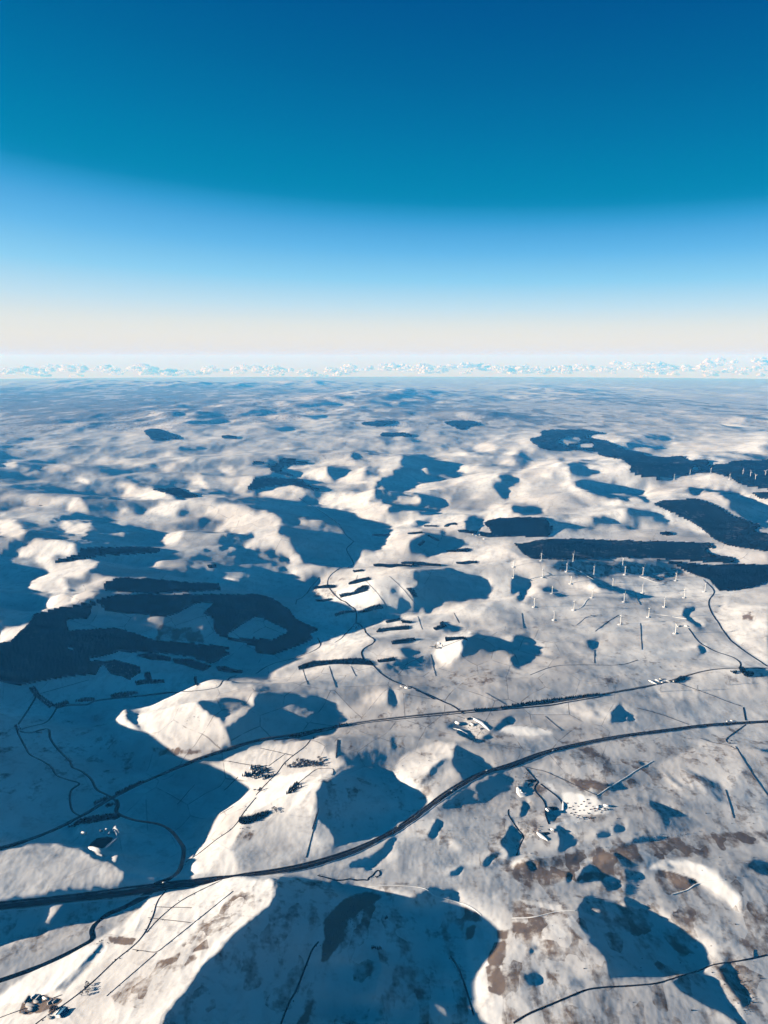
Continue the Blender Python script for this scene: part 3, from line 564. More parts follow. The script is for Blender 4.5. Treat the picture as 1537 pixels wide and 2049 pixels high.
WSH = 0.0; LK = (.45, 2500, 9000); NOUT = 10; GR = .92
def solve_relief(ys, ss, n_outer=0):
    r, c = len(ys), len(ss)
    Y = np.repeat(ys[:,None], c, 1); X = Y*ss[None,:]
    dx = np.diff(X, axis=1); dy = np.diff(ys)[:,None]
    edge = np.clip((np.abs(ss)-0.60)/0.05, 0, 1)
    far = far_relief(X, Y); wfar = np.clip((Y-13500)/13000, 0, 1)
    h = far.copy(); base = curv(X, Y)
    alpha = 0.035
    Lr = np.clip(LK[0]*Y, LK[1], LK[2])
    warp = 1.0
    gc = np.zeros((r, c)); wt = 0.0; tgt = 0.0
    for it in range(n_outer or NOUT):
        hs = h
        u, v = project(X, Y, base+hs)
        wn = 5.0+4.0*np.clip((4500-Y)/2000, 0, 1)
        n1 = fbm(X/230.0, Y/300.0, 4, 31, .62); n2 = fbm(X/230.0+50, Y/300.0+50, 4, 37, .62)
        fw = 2.6*perlin(X/75.0, Y/95.0, 34); fv = 2.0*perlin(X/75.0+9, Y/95.0+5, 35)
        b = samp(sunf_b, u+wn*n1+fw, v+0.6*wn*n2+fv)
        b0 = b
        q = np.clip((Y-7000)/3000, 0, 1)
        b = b+((.17*perlin(X/700, Y/900, 91)+(.16*perlin(X/260, Y/380, 92)+.16*perlin(X/110, Y/170, 93))*(1-.35*q))*np.clip((Y-2500)/3500, .5, 1)
               + q*(.20*perlin(X/1500, Y/2100, 94)+.16*(1-np.abs(perlin(X/900, Y/1700, 95))*3)))
        leftpad = np.where(ss < 0, .72, .40)[None,:]
        b = b*(1-edge)+np.where(ss[None,:] < 0, np.where(b < .3, leftpad, .4), b)*edge
        g = b*0.52-0.208
        
        gfar = np.gradient(far, axis=1)/np.gradient(X, axis=1)
        g = g*(1-0.72*wfar)+gfar*wfar
        g = g+gc
        gm = 0.5*(g[:,1:]+g[:,:-1])
        bm = 0.5*(b[:,1:]+b[:,:-1]); wx = (1/dx)**2*100*(1-WSH*np.clip((.16-bm)/.06, 0, 1)*(1-wfar[:,1:])); wy = alpha*(1/dy)**2*100*np.ones((r-1, c)); w0 = 100/Lr**2
        # conjugate gradients, diagonal preconditioner
        def A(f):
            o = (w0+wt)*f
            d = np.diff(f, axis=1)*wx; o[:,1:] += d; o[:,:-1] -= d
            d = np.diff(f, axis=0)*wy; o[1:] += d; o[:-1] -= d
            return o
        rhs = np.zeros((r, c)); t = gm*dx*wx; rhs[:,1:] += t; rhs[:,:-1] -= t
        rhs += w0*far*wfar+wt*tgt
        D = w0+wt; D[:,1:] += wx; D[:,:-1] += wx; D[1:] += wy; D[:-1] += wy
        f = h.copy(); res = rhs-A(f); z = res/D; p = z.copy(); rz = (res*z).sum()
        for k in range(260 if it else 420):
            Ap = A(p); al = rz/(p*Ap).sum(); f += al*p; res -= al*Ap
            z = res/D; rz2 = (res*z).sum(); p = z+(rz2/rz)*p; rz = rz2
        h = f
        # where a slope should lie in shade and does not (or the other way round), aim its height below (above) the line of light
        s = np.empty_like(h); s[:,0] = h[:,0]-1; m = h[:,0].copy()
        for j in range(1, c):
            m = m-TAN*(X[:,j]-X[:,j-1]); s[:,j] = m; m = np.maximum(m, h[:,j])
        k1 = (b < .12) & (b0 < .2) & (h > s-1.5) & (Y < 22000); k2 = (b0 > .28) & (h < s) & (Y < 22000)
        sp = k2.astype(float); acc = sp.copy()
        for q in range(1, 22): acc[:,:-q] = np.maximum(acc[:,:-q], sp[:,q:]*(1-q/24.0))
        gc = gc+.05*acc*(~k1)*(~k2)
        gc = np.where(k1, np.maximum(gc-0.045, -0.4), gc*GR); gc = np.where(k2, np.minimum(gc+0.07, .3), gc)
    return h, b
def shade_rows(h, X):
    s = np.empty_like(h); s[:,0] = h[:,0]-1; m = h[:,0].copy()
    for j in range(1, h.shape[1]):
        m = m-TAN*(X[:,j]-X[:,j-1]); s[:,j] = m; m = np.maximum(m, h[:,j])
    return h < s-0.3
def upsample(h, ys, ss, Ys, Ss):
    fr = np.interp(Ys, ys, np.arange(len(ys))); fc = np.interp(Ss, ss, np.arange(len(ss)))
    def cub(a, f, axis):
        a = np.moveaxis(a, axis, 0); n = a.shape[0]; i = np.clip(f.astype(int), 0, n-2); t = (f-i).reshape(-1, *([1]*(a.ndim-1)))
        p0 = a[np.maximum(i-1, 0)]; p1 = a[i]; p2 = a[i+1]; p3 = a[np.minimum(i+2, n-1)]
        o = p1+0.5*t*(p2-p0+t*(2*p0-5*p1+4*p2-p3+t*(3*(p1-p2)+p3-p0)))
        return np.moveaxis(o, 0, axis)
    return cub(cub(h, fr, 0), fc, 1)

YY = np.repeat(YS[:,None], C, 1); XX = YY*SS[None,:]
_ys, _ss = YS[::2], SS[::2]
if _ys[-1] < YS[-1]: _ys = np.append(_ys, YS[-1])
if _ss[-1] < SS[-1]: _ss = np.append(_ss, SS[-1])
_h, _b = solve_relief(_ys, _ss)
# lift the pit ground to just under the line of light so its banks catch sun
_sh = np.zeros((RH, RW))
for _c, _s in RAISED_GROUND: paint(_sh, 1.0, _c, _s)
_sh = blur(_sh, 5); _X2 = _ys[:,None]*_ss[None,:]; _Y2 = np.repeat(_ys[:,None], len(_ss), 1)
for _k in range(3):
    _u, _v = project(_X2, _Y2, curv(_X2, _Y2)+_h); _m = samp(_sh, _u, _v)
    _s = _h.copy(); _r = _h[:,0].copy()
    for j in range(1, len(_ss)):
        _r = _r-TAN*(_X2[:,j]-_X2[:,j-1]); _s[:,j] = _r; _r = np.maximum(_r, _h[:,j])
    _h = _h+_m*np.clip(_s-7-_h, 0, 60)*.7
RELIEF = upsample(_h, _ys, _ss, YS, SS)
# gullies, drifts and hummocks
_n = fbm(XX/420.0, YY/420.0, 3, 41)
_u, _v = project(XX, YY, curv(XX, YY)+RELIEF); _hill = np.clip((samp(sunf_b, _u, _v)-.45)/.4, 0, 1)
_wx = XX+70*perlin(XX/300, YY/300, 43); _wy = YY+90*perlin(XX/340+9, YY/340, 44)
_rid = 1-np.abs(fbm(_wx/170.0, _wy/420.0, 3, 47))*1.7
_rid2 = 1-np.abs(fbm(_wx/75.0, _wy/160.0, 2, 49))*1.7
_fade = np.clip(1.25-YY/26000, .25, 1)
_far = np.clip((YY-7500)/6000, 0, 1)*np.clip((45000-YY)/20000, 0, 1)
RELIEF += _far*(13*(.35-np.abs(fbm(_wx/800.0, _wy/1500.0, 3, 46, .42)))+2.2*fbm(XX/300.0, YY/430.0, 2, 48, .5))
RELIEF += _fade*(2.4*_n + (1.0+1.8*_hill)*_rid*np.clip(_n+.45, 0, 1.3) + (.3+.9*_hill)*_rid2*np.clip(.5-_n, 0, 1) + .55*fbm(XX/60.0, YY/85.0, 3, 53) + .35*np.clip(1.6-YY/5000, 0, 1)*fbm(XX/26.0, YY/34.0, 2, 57))
BASE = curv(XX, YY)
ZZ = BASE+RELIEF

def height(X, Y):
    X = np.asarray(X, float); Y = np.asarray(Y, float)
    fr = np.clip(np.interp(Y, YS, np.arange(R)), 0, R-1.001); fc = np.clip(np.interp(X/np.maximum(Y, 1), SS, np.arange(C)), 0, C-1.001)
    i = fr.astype(int); j = fc.astype(int); a = fr-i; b = fc-j
    return (ZZ[i,j]*(1-b)+ZZ[i,j+1]*b)*(1-a)+(ZZ[i+1,j]*(1-b)+ZZ[i+1,j+1]*b)*a
def ground_at(us, vs):
    """first point of the relief along the sight lines through photo pixels"""
    us = np.asarray(us, float); vs = np.asarray(vs, float)
    cx = (us-768.5)/FPX; cyv = -(vs-1024.5)/FPX
    dY = CP+cyv*SP; dZ = -SP+cyv*CP; dX = cx
    best = np.full(us.shape, np.nan); prev = None
    ysam = YS[(YS > 1700) & (YS < 90000)][::2]
    done = np.zeros(us.shape, bool)
    fprev = None; yprev = None
    for y in ysam:
        t = y/dY; f = H+dZ*t-height(dX*t, np.full(us.shape, y))
        if fprev is not None:
            hit = (~done) & (f <= 0) & (fprev > 0)
            if hit.any():
                yy = yprev+(y-yprev)*fprev/(fprev-f)
                best = np.where(hit, yy, best); done |= hit
        fprev = f; yprev = y
        if done.all(): break
    best = np.where(np.isnan(best), H/np.maximum(-dZ, .03)*dY, best)
    X = dX*best/dY
    return X, best, height(X, best)
# ------------------------------------------------------------------ materials
def new_mat(name):
    m = bpy.data.materials.new(name); m.use_nodes = True; nt = m.node_tree
    b = nt.nodes['Principled BSDF']; b.inputs['Roughness'].default_value = 0.9
    b.inputs['Specular IOR Level'].default_value = 0.0
    return m, nt, b
def plain(name, col, rough=.85, var=0.12, scale=.15):
    m, nt, b = new_mat(name)
    N = nt.nodes.new; L = nt.links.new
    g = N('ShaderNodeNewGeometry'); n = N('ShaderNodeTexNoise'); n.inputs['Scale'].default_value = scale; n.inputs['Detail'].default_value = 4
    L(g.outputs['Position'], n.inputs['Vector'])
    mx = N('ShaderNodeMix'); mx.data_type = 'RGBA'
    mx.inputs['A'].default_value = tuple(c*(1-var) for c in col)+(1,); mx.inputs['B'].default_value = tuple(min(1, c*(1+var)) for c in col)+(1,)
    L(n.outputs['Fac'], mx.inputs['Factor']); L(mx.outputs['Result'], b.inputs['Base Color'])
    b.inputs['Roughness'].default_value = rough
    return m
def terrain_material():
    m, nt, b = new_mat('snow_and_moor'); N = nt.nodes.new; L = nt.links.new
    b.inputs['Roughness'].default_value = 0.8
    g = N('ShaderNodeNewGeometry'); pos = g.outputs['Position']
    def noise(scale, det=5, vec=None, rough=.55):
        n = N('ShaderNodeTexNoise'); n.inputs['Scale'].default_value = scale; n.inputs['Detail'].default_value = det
        n.inputs['Roughness'].default_value = rough; L(vec or pos, n.inputs['Vector']); return n.outputs['Fac']
    def mp(sx, sy, sz, rot=0):
        k = N('ShaderNodeMapping'); k.inputs['Scale'].default_value = (sx, sy, sz); k.inputs['Rotation'].default_value = (0, 0, rot)
        L(pos, k.inputs['Vector']); return k.outputs[0]
    def math_(op, x, y=None, cl=False):
        k = N('ShaderNodeMath'); k.operation = op; k.use_clamp = cl
        for i, q in enumerate((x, y)):
            if q is None: continue
            if isinstance(q, (int, float)): k.inputs[i].default_value = q
            else: L(q, k.inputs[i])
        return k.outputs[0]
    def mixc(f, a, c):
        k = N('ShaderNodeMix'); k.data_type = 'RGBA'
        if isinstance(f, (int, float)): k.inputs['Factor'].default_value = f
        else: L(f, k.inputs['Factor'])
        for nm, q in (('A', a), ('B', c)):
            if isinstance(q, tuple): k.inputs[nm].default_value = q+(1,)
            else: L(q, k.inputs[nm])
        return k.outputs['Result']
    def ramp(f, lo, hi):
        k = N('ShaderNodeMapRange'); k.inputs['From Min'].default_value = lo; k.inputs['From Max'].default_value = hi
        L(f, k.inputs['Value']); return k.outputs[0]
    bare = N('ShaderNodeAttribute'); bare.attribute_name = 'bare'; bf = bare.outputs['Fac']
    fld = N('ShaderNodeAttribute'); fld.attribute_name = 'field'; ff = fld.outputs['Fac']
    # fresh snow, thin snow with grass stems in it
    n1 = noise(.0016, 6); n2 = noise(.012, 6); n3 = noise(.05, 5)
    streak = noise(1.0, 6, mp(.020, .0075, .02, .55))
    snow = mixc(ramp(n1, .40, .66), (.92, .92, .92), (.68, .67, .67))
    snow = mixc(math_('MULTIPLY', ramp(streak, .50, .72), .55), snow, (.50, .47, .46))
    thin = math_('ADD', math_('MULTIPLY', n2, .6), math_('MULTIPLY', n3, .4))
    snow = mixc(math_('MULTIPLY', ramp(thin, .52, .68), .6), snow, (.42, .39, .38))
    snow = mixc(math_('MULTIPLY', ff, .45), snow, (.56, .53, .52))
    snow = mixc(math_('MULTIPLY', bf, .5, True), snow, (.46, .43, .42))
    # field patchwork with walls, seen where the land is farmed
    vm = mp(.0042, .0030, 0, .5); vo = []
    for feat in ('F1', 'DISTANCE_TO_EDGE'):
        k = N('ShaderNodeTexVoronoi'); k.voronoi_dimensions = '2D'; k.feature = feat; k.inputs['Scale'].default_value = 1.0; k.inputs['Randomness'].default_value = .7
        L(vm, k.inputs['Vector']); vo.append(k)
    sc_ = N('ShaderNodeSeparateColor'); L(vo[0].outputs['Color'], sc_.inputs[0])
    snow = mixc(math_('MULTIPLY', math_('MULTIPLY', ramp(sc_.outputs[0], .35, 1.0), ff), .55, True), snow, (.50, .47, .46))
    line = math_('SUBTRACT', 1.0, ramp(vo[1].outputs['Distance'], .006, .016), True)
    snow = mixc(math_('MULTIPLY', math_('MULTIPLY', line, ramp(n2, .38, .55)), math_('MULTIPLY', ff, .8), True), snow, (.20, .18, .17))
    # bare moor: patches where the snow has gone, with ragged edges and burnt strips
    brown = mixc(n3, (.11, .07, .045), (.20, .14, .10))
    brown = mixc(ramp(n2, .55, .7), brown, (.10, .07, .055))
    strip = N('ShaderNodeTexVoronoi'); strip.voronoi_dimensions = '2D'; strip.inputs['Scale'].default_value = 1.0; strip.distance = 'CHEBYCHEV'
    wob = N('ShaderNodeVectorMath'); wob.operation = 'MULTIPLY_ADD'; wn_ = N('ShaderNodeTexNoise'); wn_.inputs['Scale'].default_value = .01; L(pos, wn_.inputs['Vector'])
    L(wn_.outputs['Color'], wob.inputs[0]); wob.inputs[1].default_value = (.5, .5, 0); L(mp(.017, .010, 0, -.5), wob.inputs[2]); L(wob.outputs[0], strip.inputs['Vector'])
    ss_ = N('ShaderNodeSeparateColor'); L(strip.outputs['Color'], ss_.inputs[0])
    patch = math_('ADD', math_('ADD', math_('MULTIPLY', streak, .45), math_('MULTIPLY', n2, .30)), math_('ADD', math_('MULTIPLY', n3, .24), math_('MULTIPLY', ss_.outputs[0], .18)))
    thr = math_('SUBTRACT', .81, math_('MULTIPLY', bf, .50))
    cover = math_('MULTIPLY', math_('SUBTRACT', patch, thr), 7.0, True)
    cover = math_('MULTIPLY', cover, ramp(bf, .02, .2), True)
    cover = math_('MULTIPLY', cover, .92)
    col = mixc(cover, snow, brown)
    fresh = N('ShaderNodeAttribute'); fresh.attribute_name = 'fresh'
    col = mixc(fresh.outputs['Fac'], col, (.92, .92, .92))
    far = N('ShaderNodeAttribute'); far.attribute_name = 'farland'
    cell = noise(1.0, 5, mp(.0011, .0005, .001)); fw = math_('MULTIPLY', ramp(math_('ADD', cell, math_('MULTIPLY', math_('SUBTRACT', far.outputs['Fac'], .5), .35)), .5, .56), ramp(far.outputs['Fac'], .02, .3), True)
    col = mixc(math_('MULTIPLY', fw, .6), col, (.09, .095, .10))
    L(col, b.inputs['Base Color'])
    bump = N('ShaderNodeBump'); bump.inputs['Strength'].default_value = .22; bump.inputs['Distance'].default_value = 3.0
    hb = math_('ADD', math_('MULTIPLY', n3, .6), math_('MULTIPLY', streak, .8))
    L(hb, bump.inputs['Height']); L(bump.outputs[0], b.inputs['Normal'])
    return m
MAT_GROUND = terrain_material()

def link(name, me, parent=None):
    o = bpy.data.objects.new(name, me); COL.objects.link(o)
    if parent: o.parent = parent
    return o
def np_mesh(name, co, faces, mats, smooth=False, midx=None):
    """mesh from numpy arrays; faces is (n,3) or (n,4)"""
    co = np.asarray(co, np.float32); faces = np.asarray(faces, np.int32)
    me = bpy.data.meshes.new(name); k = faces.shape[1]
    me.vertices.add(len(co)); me.vertices.foreach_set('co', co.ravel())
    me.loops.add(faces.size); me.loops.foreach_set('vertex_index', faces.ravel())
    me.polygons.add(len(faces)); me.polygons.foreach_set('loop_start', np.arange(0, faces.size, k, dtype=np.int32))
    try: me.polygons.foreach_set('loop_total', np.full(len(faces), k, np.int32))
    except Exception: pass
    for m in (mats if isinstance(mats, (list, tuple)) else [mats]): me.materials.append(m)
    if midx is not None: me.polygons.foreach_set('material_index', np.asarray(midx, np.int32))
    if smooth: me.polygons.foreach_set('use_smooth', np.ones(len(faces), bool))
    me.update(calc_edges=True); return me
def grid_faces(r, c):
    i = np.arange(r*c).reshape(r, c)
    return np.stack([i[:-1,:-1], i[:-1,1:], i[1:,1:], i[1:,:-1]], -1).reshape(-1, 4)

UU, VV = project(XX, YY, ZZ)
def build_terrain():
    me = np_mesh('terrain', np.stack([XX, YY, ZZ], -1).reshape(-1, 3), grid_faces(R, C), MAT_GROUND, True)
    jit = 3.0
    bare = samp(bare_b, UU+jit*fbm(XX/45, YY/60, 2, 61), VV+jit*fbm(XX/45, YY/60, 2, 67))
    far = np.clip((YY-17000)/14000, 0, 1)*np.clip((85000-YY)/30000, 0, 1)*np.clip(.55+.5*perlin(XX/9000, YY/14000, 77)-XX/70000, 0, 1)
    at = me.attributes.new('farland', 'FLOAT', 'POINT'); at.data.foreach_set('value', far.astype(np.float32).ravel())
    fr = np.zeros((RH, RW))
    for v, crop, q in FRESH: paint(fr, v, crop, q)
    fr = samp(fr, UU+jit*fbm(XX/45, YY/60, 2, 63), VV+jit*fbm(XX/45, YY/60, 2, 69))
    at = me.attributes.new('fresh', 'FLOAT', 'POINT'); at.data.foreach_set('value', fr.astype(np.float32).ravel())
    at = me.attributes.new('bare', 'FLOAT', 'POINT'); at.data.foreach_set('value', bare.astype(np.float32).ravel())
    fl = np.clip(.45+perlin(XX/1500, YY/1900, 81)*1.6, 0, 1)*np.clip(1.6-YY/16000, .35, 1)*np.clip((YY-2700)/1500, .25, 1)
    at = me.attributes.new('field', 'FLOAT', 'POINT'); at.data.foreach_set('value', fl.astype(np.float32).ravel())
    o = link('terrain', me); o['kind'] = 'structure'; o['label'] = 'snow covered rolling hills and valleys reaching to the horizon'
    return o
build_terrain()

# ------------------------------------------------------------------ air
def build_haze():
    m = bpy.data.materials.new('haze_air'); m.use_nodes = True; nt = m.node_tree; nt.nodes.clear()
    o = nt.nodes.new('ShaderNodeOutputMaterial'); v = nt.nodes.new('ShaderNodeVolumePrincipled')
    v.inputs['Color'].default_value = HAZE_COL+(1,); v.inputs['Density'].default_value = HAZE_DENS
    v.inputs['Anisotropy'].default_value = 0.0; v.inputs['Absorption Color'].default_value = (1, 1, 1, 1)
    nt.links.new(v.outputs[0], o.inputs['Volume'])
    x, y0, y1 = 200000, -3000, 174000; zt = max(H+450, float(ZZ.max())+30); zb = float(ZZ.min())-1
    co = [(-x,y0,zb),(x,y0,zb),(x,y1,zb),(-x,y1,zb),(-x,y0,zt),(x,y0,zt),(x,y1,zt),(-x,y1,zt)]
    f = [(0,3,2,1),(4,5,6,7),(0,1,5,4),(1,2,6,5),(2,3,7,6),(3,0,4,7)]
    ob = link('haze', np_mesh('haze', co, f, m)); ob['kind'] = 'stuff'
HAZE_COL = (.055, .40, 1.0); HAZE_DENS = 1.55e-5
build_haze()
# ------------------------------------------------------------------ helpers for things
def tag(o, label=None, cat=None, group=None, kind=None):
    if label: o['label'] = label
    if cat: o['category'] = cat
    if group: o['group'] = group
    if kind: o['kind'] = kind
    return o
def smooth_line(p, step=5.0):
    """Catmull-Rom through the points, evenly resampled"""
    p = np.array(p, float); q = np.vstack([2*p[0]-p[1], p, 2*p[-1]-p[-2]]); out = []
    for i in range(1, len(q)-2):
        n = max(2, int(np.hypot(*(q[i+1]-q[i]))/step)); t = np.linspace(0, 1, n, endpoint=False)[:,None]
        a, b, c, d = q[i-1], q[i], q[i+1], q[i+2]
        out.append(b+0.5*t*(c-a+t*(2*a-5*b+4*c-d+t*(3*(b-c)+d-a))))
    out.append(q[-2][None]); return np.vstack(out)
def ground_line(crop, s, step=5.0, curve=True):
    p = pts(crop, s); p = smooth_line(p, step) if curve else np.vstack([np.linspace(p[i], p[i+1], max(2, int(math.dist(p[i], p[i+1])/step)), endpoint=False) for i in range(len(p)-1)]+[np.array(p[-1:])])
    X, Y, Z = ground_at(p[:,0], p[:,1])
    keep = np.ones(len(X), bool)
    # drop points that fell behind a rise: sudden jumps in distance
    ly = np.log(Y); med = np.array([np.median(ly[max(0, i-4):i+5]) for i in range(len(ly))])
    keep = np.abs(ly-med) < .035
    X, Y = X[keep], Y[keep]
    for _ in range(3):
        if len(X) > 4:
            X[1:-1] = .25*X[:-2]+.5*X[1:-1]+.25*X[2:]; Y[1:-1] = .25*Y[:-2]+.5*Y[1:-1]+.25*Y[2:]
    return X, Y
def ribbon(name, XY, offs, lifts, mat, parent=None, smoothz=0):
    """strip draped along a line; offs = cross offsets (m), lifts = height above ground at each offset"""
    X, Y = XY
    tx = np.gradient(X); ty = np.gradient(Y); l = np.hypot(tx, ty)+1e-6; nx, ny = ty/l, -tx/l
    offs = np.asarray(offs, float); far = (Y/9000.0)
    PX = X[:,None]+nx[:,None]*offs; PY = Y[:,None]+ny[:,None]*offs
    PZ = height(PX, PY)
    if smoothz:
        c = PZ[:, len(offs)//2]
        for _ in range(smoothz): c = np.concatenate([[c[0]], .25*c[:-2]+.5*c[1:-1]+.25*c[2:], [c[-1]]])
        PZ = np.maximum(PZ, c[:,None]-.5) if False else .5*PZ+.5*c[:,None]
    PZ = PZ+np.asarray(lifts, float)[None,:]+np.where(np.asarray(lifts) > 0, 1.0, 0.0)[None,:]*far[:,None]
    n, k = PX.shape
    return link(name, np_mesh(name, np.stack([PX, PY, PZ], -1).reshape(-1, 3), grid_faces(n, k)[:, ::-1], mat), parent)
def densify(XY, d):
    X, Y = XY; s = np.concatenate([[0], np.cumsum(np.hypot(np.diff(X), np.diff(Y)))]); t = np.arange(0, s[-1], d)
    return np.interp(t, s, X), np.interp(t, s, Y)

M_ASPHALT = plain('asphalt', (.007, .007, .010), .8, .2, .05)
M_VERGE = plain('verge', (.012, .010, .011), .95, .4, .03)
M_MEDIAN = plain('median_grass', (.05, .045, .045), .95, .3, .05)
M_PAINT = plain('white_line', (.75, .75, .74), .7, .05)
M_BALLAST = plain('ballast', (.014, .012, .012), .95, .25, .05)
M_TRACKSNOW = plain('snowy_trackbed', (.22, .21, .21), .9, .15, .05)
M_LANE = plain('lane_tarmac', (.012, .010, .012), .9, .25, .03)
M_SNOWTRACK = plain('rolled_snow', (.86, .86, .86), .8, .04, .05)
M_WALLSTONE = plain('dry_stone', (.09, .08, .08), .95, .3, .2)
M_BANK = plain('snow_bank', (.82, .82, .83), .85, .06, .1)
def water_mat():
    m, nt, b = new_mat('dark_water'); b.inputs['Base Color'].default_value = (.002, .004, .007, 1); b.inputs['Roughness'].default_value = .35
    b.inputs['Specular IOR Level'].default_value = .04
    n = nt.nodes.new('ShaderNodeTexNoise'); n.inputs['Scale'].default_value = .08; g = nt.nodes.new('ShaderNodeNewGeometry'); bp = nt.nodes.new('ShaderNodeBump')
    bp.inputs['Strength'].default_value = .15; nt.links.new(g.outputs['Position'], n.inputs['Vector']); nt.links.new(n.outputs['Fac'], bp.inputs['Height']); nt.links.new(bp.outputs[0], b.inputs['Normal'])
    return m
M_WATER = water_mat()

def build_motorway():
    XY = densify(ground_line(*ROADS_MOTORWAY), 9.0)
    o = ribbon('motorway', XY, [-21,-17,-14,0,14,17,20], [-1.5,.8,1.3,1.3,1.3,.8,-1.5], M_VERGE, None, 6)
    tag(o, 'dark dual carriageway motorway sweeping across the snowfields', None, None, 'structure')
    for a in (-13.5, 2.0):
        ribbon('carriageway', XY, [a, a+3.8, a+7.7, a+11.5], [1.75]*4, M_ASPHALT, o, 6)
        for b in (a+.5, a+11.0): ribbon('edge_line', XY, [b-.15, b+.15], [1.85]*2, M_PAINT, o, 6)
    ribbon('central_reservation', XY, [-1.9, 0, 1.9], [1.8, 2.1, 1.8], M_MEDIAN, o, 6)
    ribbon('snow_bank', XY, [21.0, 23, 25.5], [.2, 1.6, -.4], M_BANK, o, 0)
build_motorway()
def build_railway():
    XY = densify(ground_line(*RAILWAY), 12.0)
    o = ribbon('railway', XY, [-12,-8.5,-6.5,0,6.5,8.5,12], [-1.2,1.0,1.6,1.6,1.6,1.0,-1.2], M_BALLAST, None, 6)
    tag(o, 'straight double track railway on a low embankment through the valley', None, None, 'structure')
    for a in (-2.7, 2.7): ribbon('track', XY, [a-1.5, a+1.5], [2.1]*2, M_TRACKSNOW, o, 6)
    # road running beside the line
    X, Y = XY; tx = np.gradient(X); ty = np.gradient(Y); l = np.hypot(tx, ty); k = slice(int(len(X)*.33), int(len(X)*.72))
    r = ribbon('valley_road', ((X+26*ty/l)[k], (Y-26*tx/l)[k]), [-4.5, 0, 4.5], [.9]*3, M_LANE); tag(r, 'narrow dark road keeping beside the railway', None, None, 'structure')
build_railway()
for crop, s, w in LANES:
    o = ribbon('lane', densify(ground_line(crop, s), 8.0), [-w/2-1, -w/2, 0, w/2, w/2+1], [-.6, .8, .9, .8, -.6], M_LANE); tag(o, None, None, None, 'structure')
for crop, s, w in SNOWTRACKS:
    o = ribbon('snow_track', densify(ground_line(crop, s), 8.0), [-w/2-1, -w/2, 0, w/2, w/2+1], [-.6, .8, .9, .8, -.6], M_SNOWTRACK); tag(o, None, None, None, 'structure')
o = ribbon('river', densify(ground_line(*RIVER, step=3.0), 5.0), [-12, -8, 0, 8, 12], [-.6, .5, .5, .5, -.6], M_WATER)
tag(o, 'dark winding river crossing under the motorway', None, None, 'structure')
for crop, s, w in STREAMS:
    o = ribbon('stream', densify(ground_line(crop, s, 3.0), 5.0), [-w/2-2, -w/2, 0, w/2, w/2+2], [-.6, .5, .5, .5, -.6], M_WATER); tag(o, None, None, None, 'structure')
PONDS = [('Q','600,740 640,660 720,600 880,570 975,590 930,650 820,740 740,752'),('W','480,932 560,928 582,950 530,972'),('W','262,268 330,252 400,255 415,275 340,300 300,345'),
         ('W','540,603 650,603 690,635 620,652')]
for crop, s in PONDS:
    p = np.array(pts(crop, s)); X, Y, Z = ground_at(p[:,0], p[:,1]); cx, cyy = X.mean(), Y.mean(); co = [(cx, cyy, float(height(cx, cyy))+.9)]; f = []
    n = len(X)
    for k in (.55, 1.0, 1.06):
        for i in range(n):
            x, y = cx+(X[i]-cx)*k, cyy+(Y[i]-cyy)*k; co.append((x, y, float(height(x, y))+(.9 if k <= 1 else -1.0)))
    for i in range(n):
        j = (i+1) % n; f += [(0, 1+j, 1+i), (1+i, 1+j, 1+n+j), (1+i, 1+n+j, 1+n+i), (1+n+i, 1+n+j, 1+2*n+j), (1+n+i, 1+2*n+j, 1+2*n+i)]
    tag(link('pond', np_mesh('pond', co, f, M_WATER)), None, None, None, 'structure')

WALL_PLACES = ['on the shaded slope above the railway','beside the shaded river below the railway','running up to the road above the ridge farm','along the top fields of the farm ridge',
 'short field edge beside the ridge lane','below the round dark copse on the ridge','along the brow above the ridge farm','upright on the shoulder right of the farm ridge','beside the lane at the foot of the ridge',
 'down the ridge end right of the shelter belt','faint on the lower ridge near the motorway','slanting down the whole lit field at lower left','lower half of the lit field at lower left','short cross wall in the lit lower left field',
 'cross wall where two lanes part at lower left','behind the big farmstead at lower left','slanting over the moor above the railway bend','long diagonal past the pylons to the motorway','curving from the motorway to the little hut',
 'down the right edge below the hut','diagonal above the white works yard','short diagonal left of the forked gully','curving across the moor above the motorway','on the right of the bright central ridge',
 'below the lone dark parallelogram of trees','beside the pale square field on the bright ridge','end of a field on the second ridge','left edge of the fields below the longest belt','second field edge below the longest belt',
 'third field edge below the longest belt','right of the broad belt on the second ridge','at the far end of the second ridge','above the small farm on the second ridge','from the small farm down to the moor','above the small farm field to the right',
 'upright below the turbine with a snowy mound','winding below the middle turbines','loop of wall left of the middle turbines','upright at the lower edge of the turbine moor','upright at the left of the turbine moor','short piece under the turbine ridge',
 'down the snowy slope right of the works yard','upright right of the railway woods','between shaded fields under the great plantation','at the right edge beside the brown moor']
for i, (crop, s) in enumerate(WALLS):
    XY = ground_line(crop, s, 4.0, False)
    if len(XY[0]) < 3: continue
    XY = densify(XY, 6.0)
    if len(XY[0]) < 3: continue
    o = ribbon('field_wall', XY, [-1.2, -.8, .8, 1.2], [-.5, 1.4, 1.4, -.5], M_WALLSTONE)
    tag(o, 'dark thin field wall '+WALL_PLACES[i % len(WALL_PLACES)], 'wall', 'field walls and hedges')

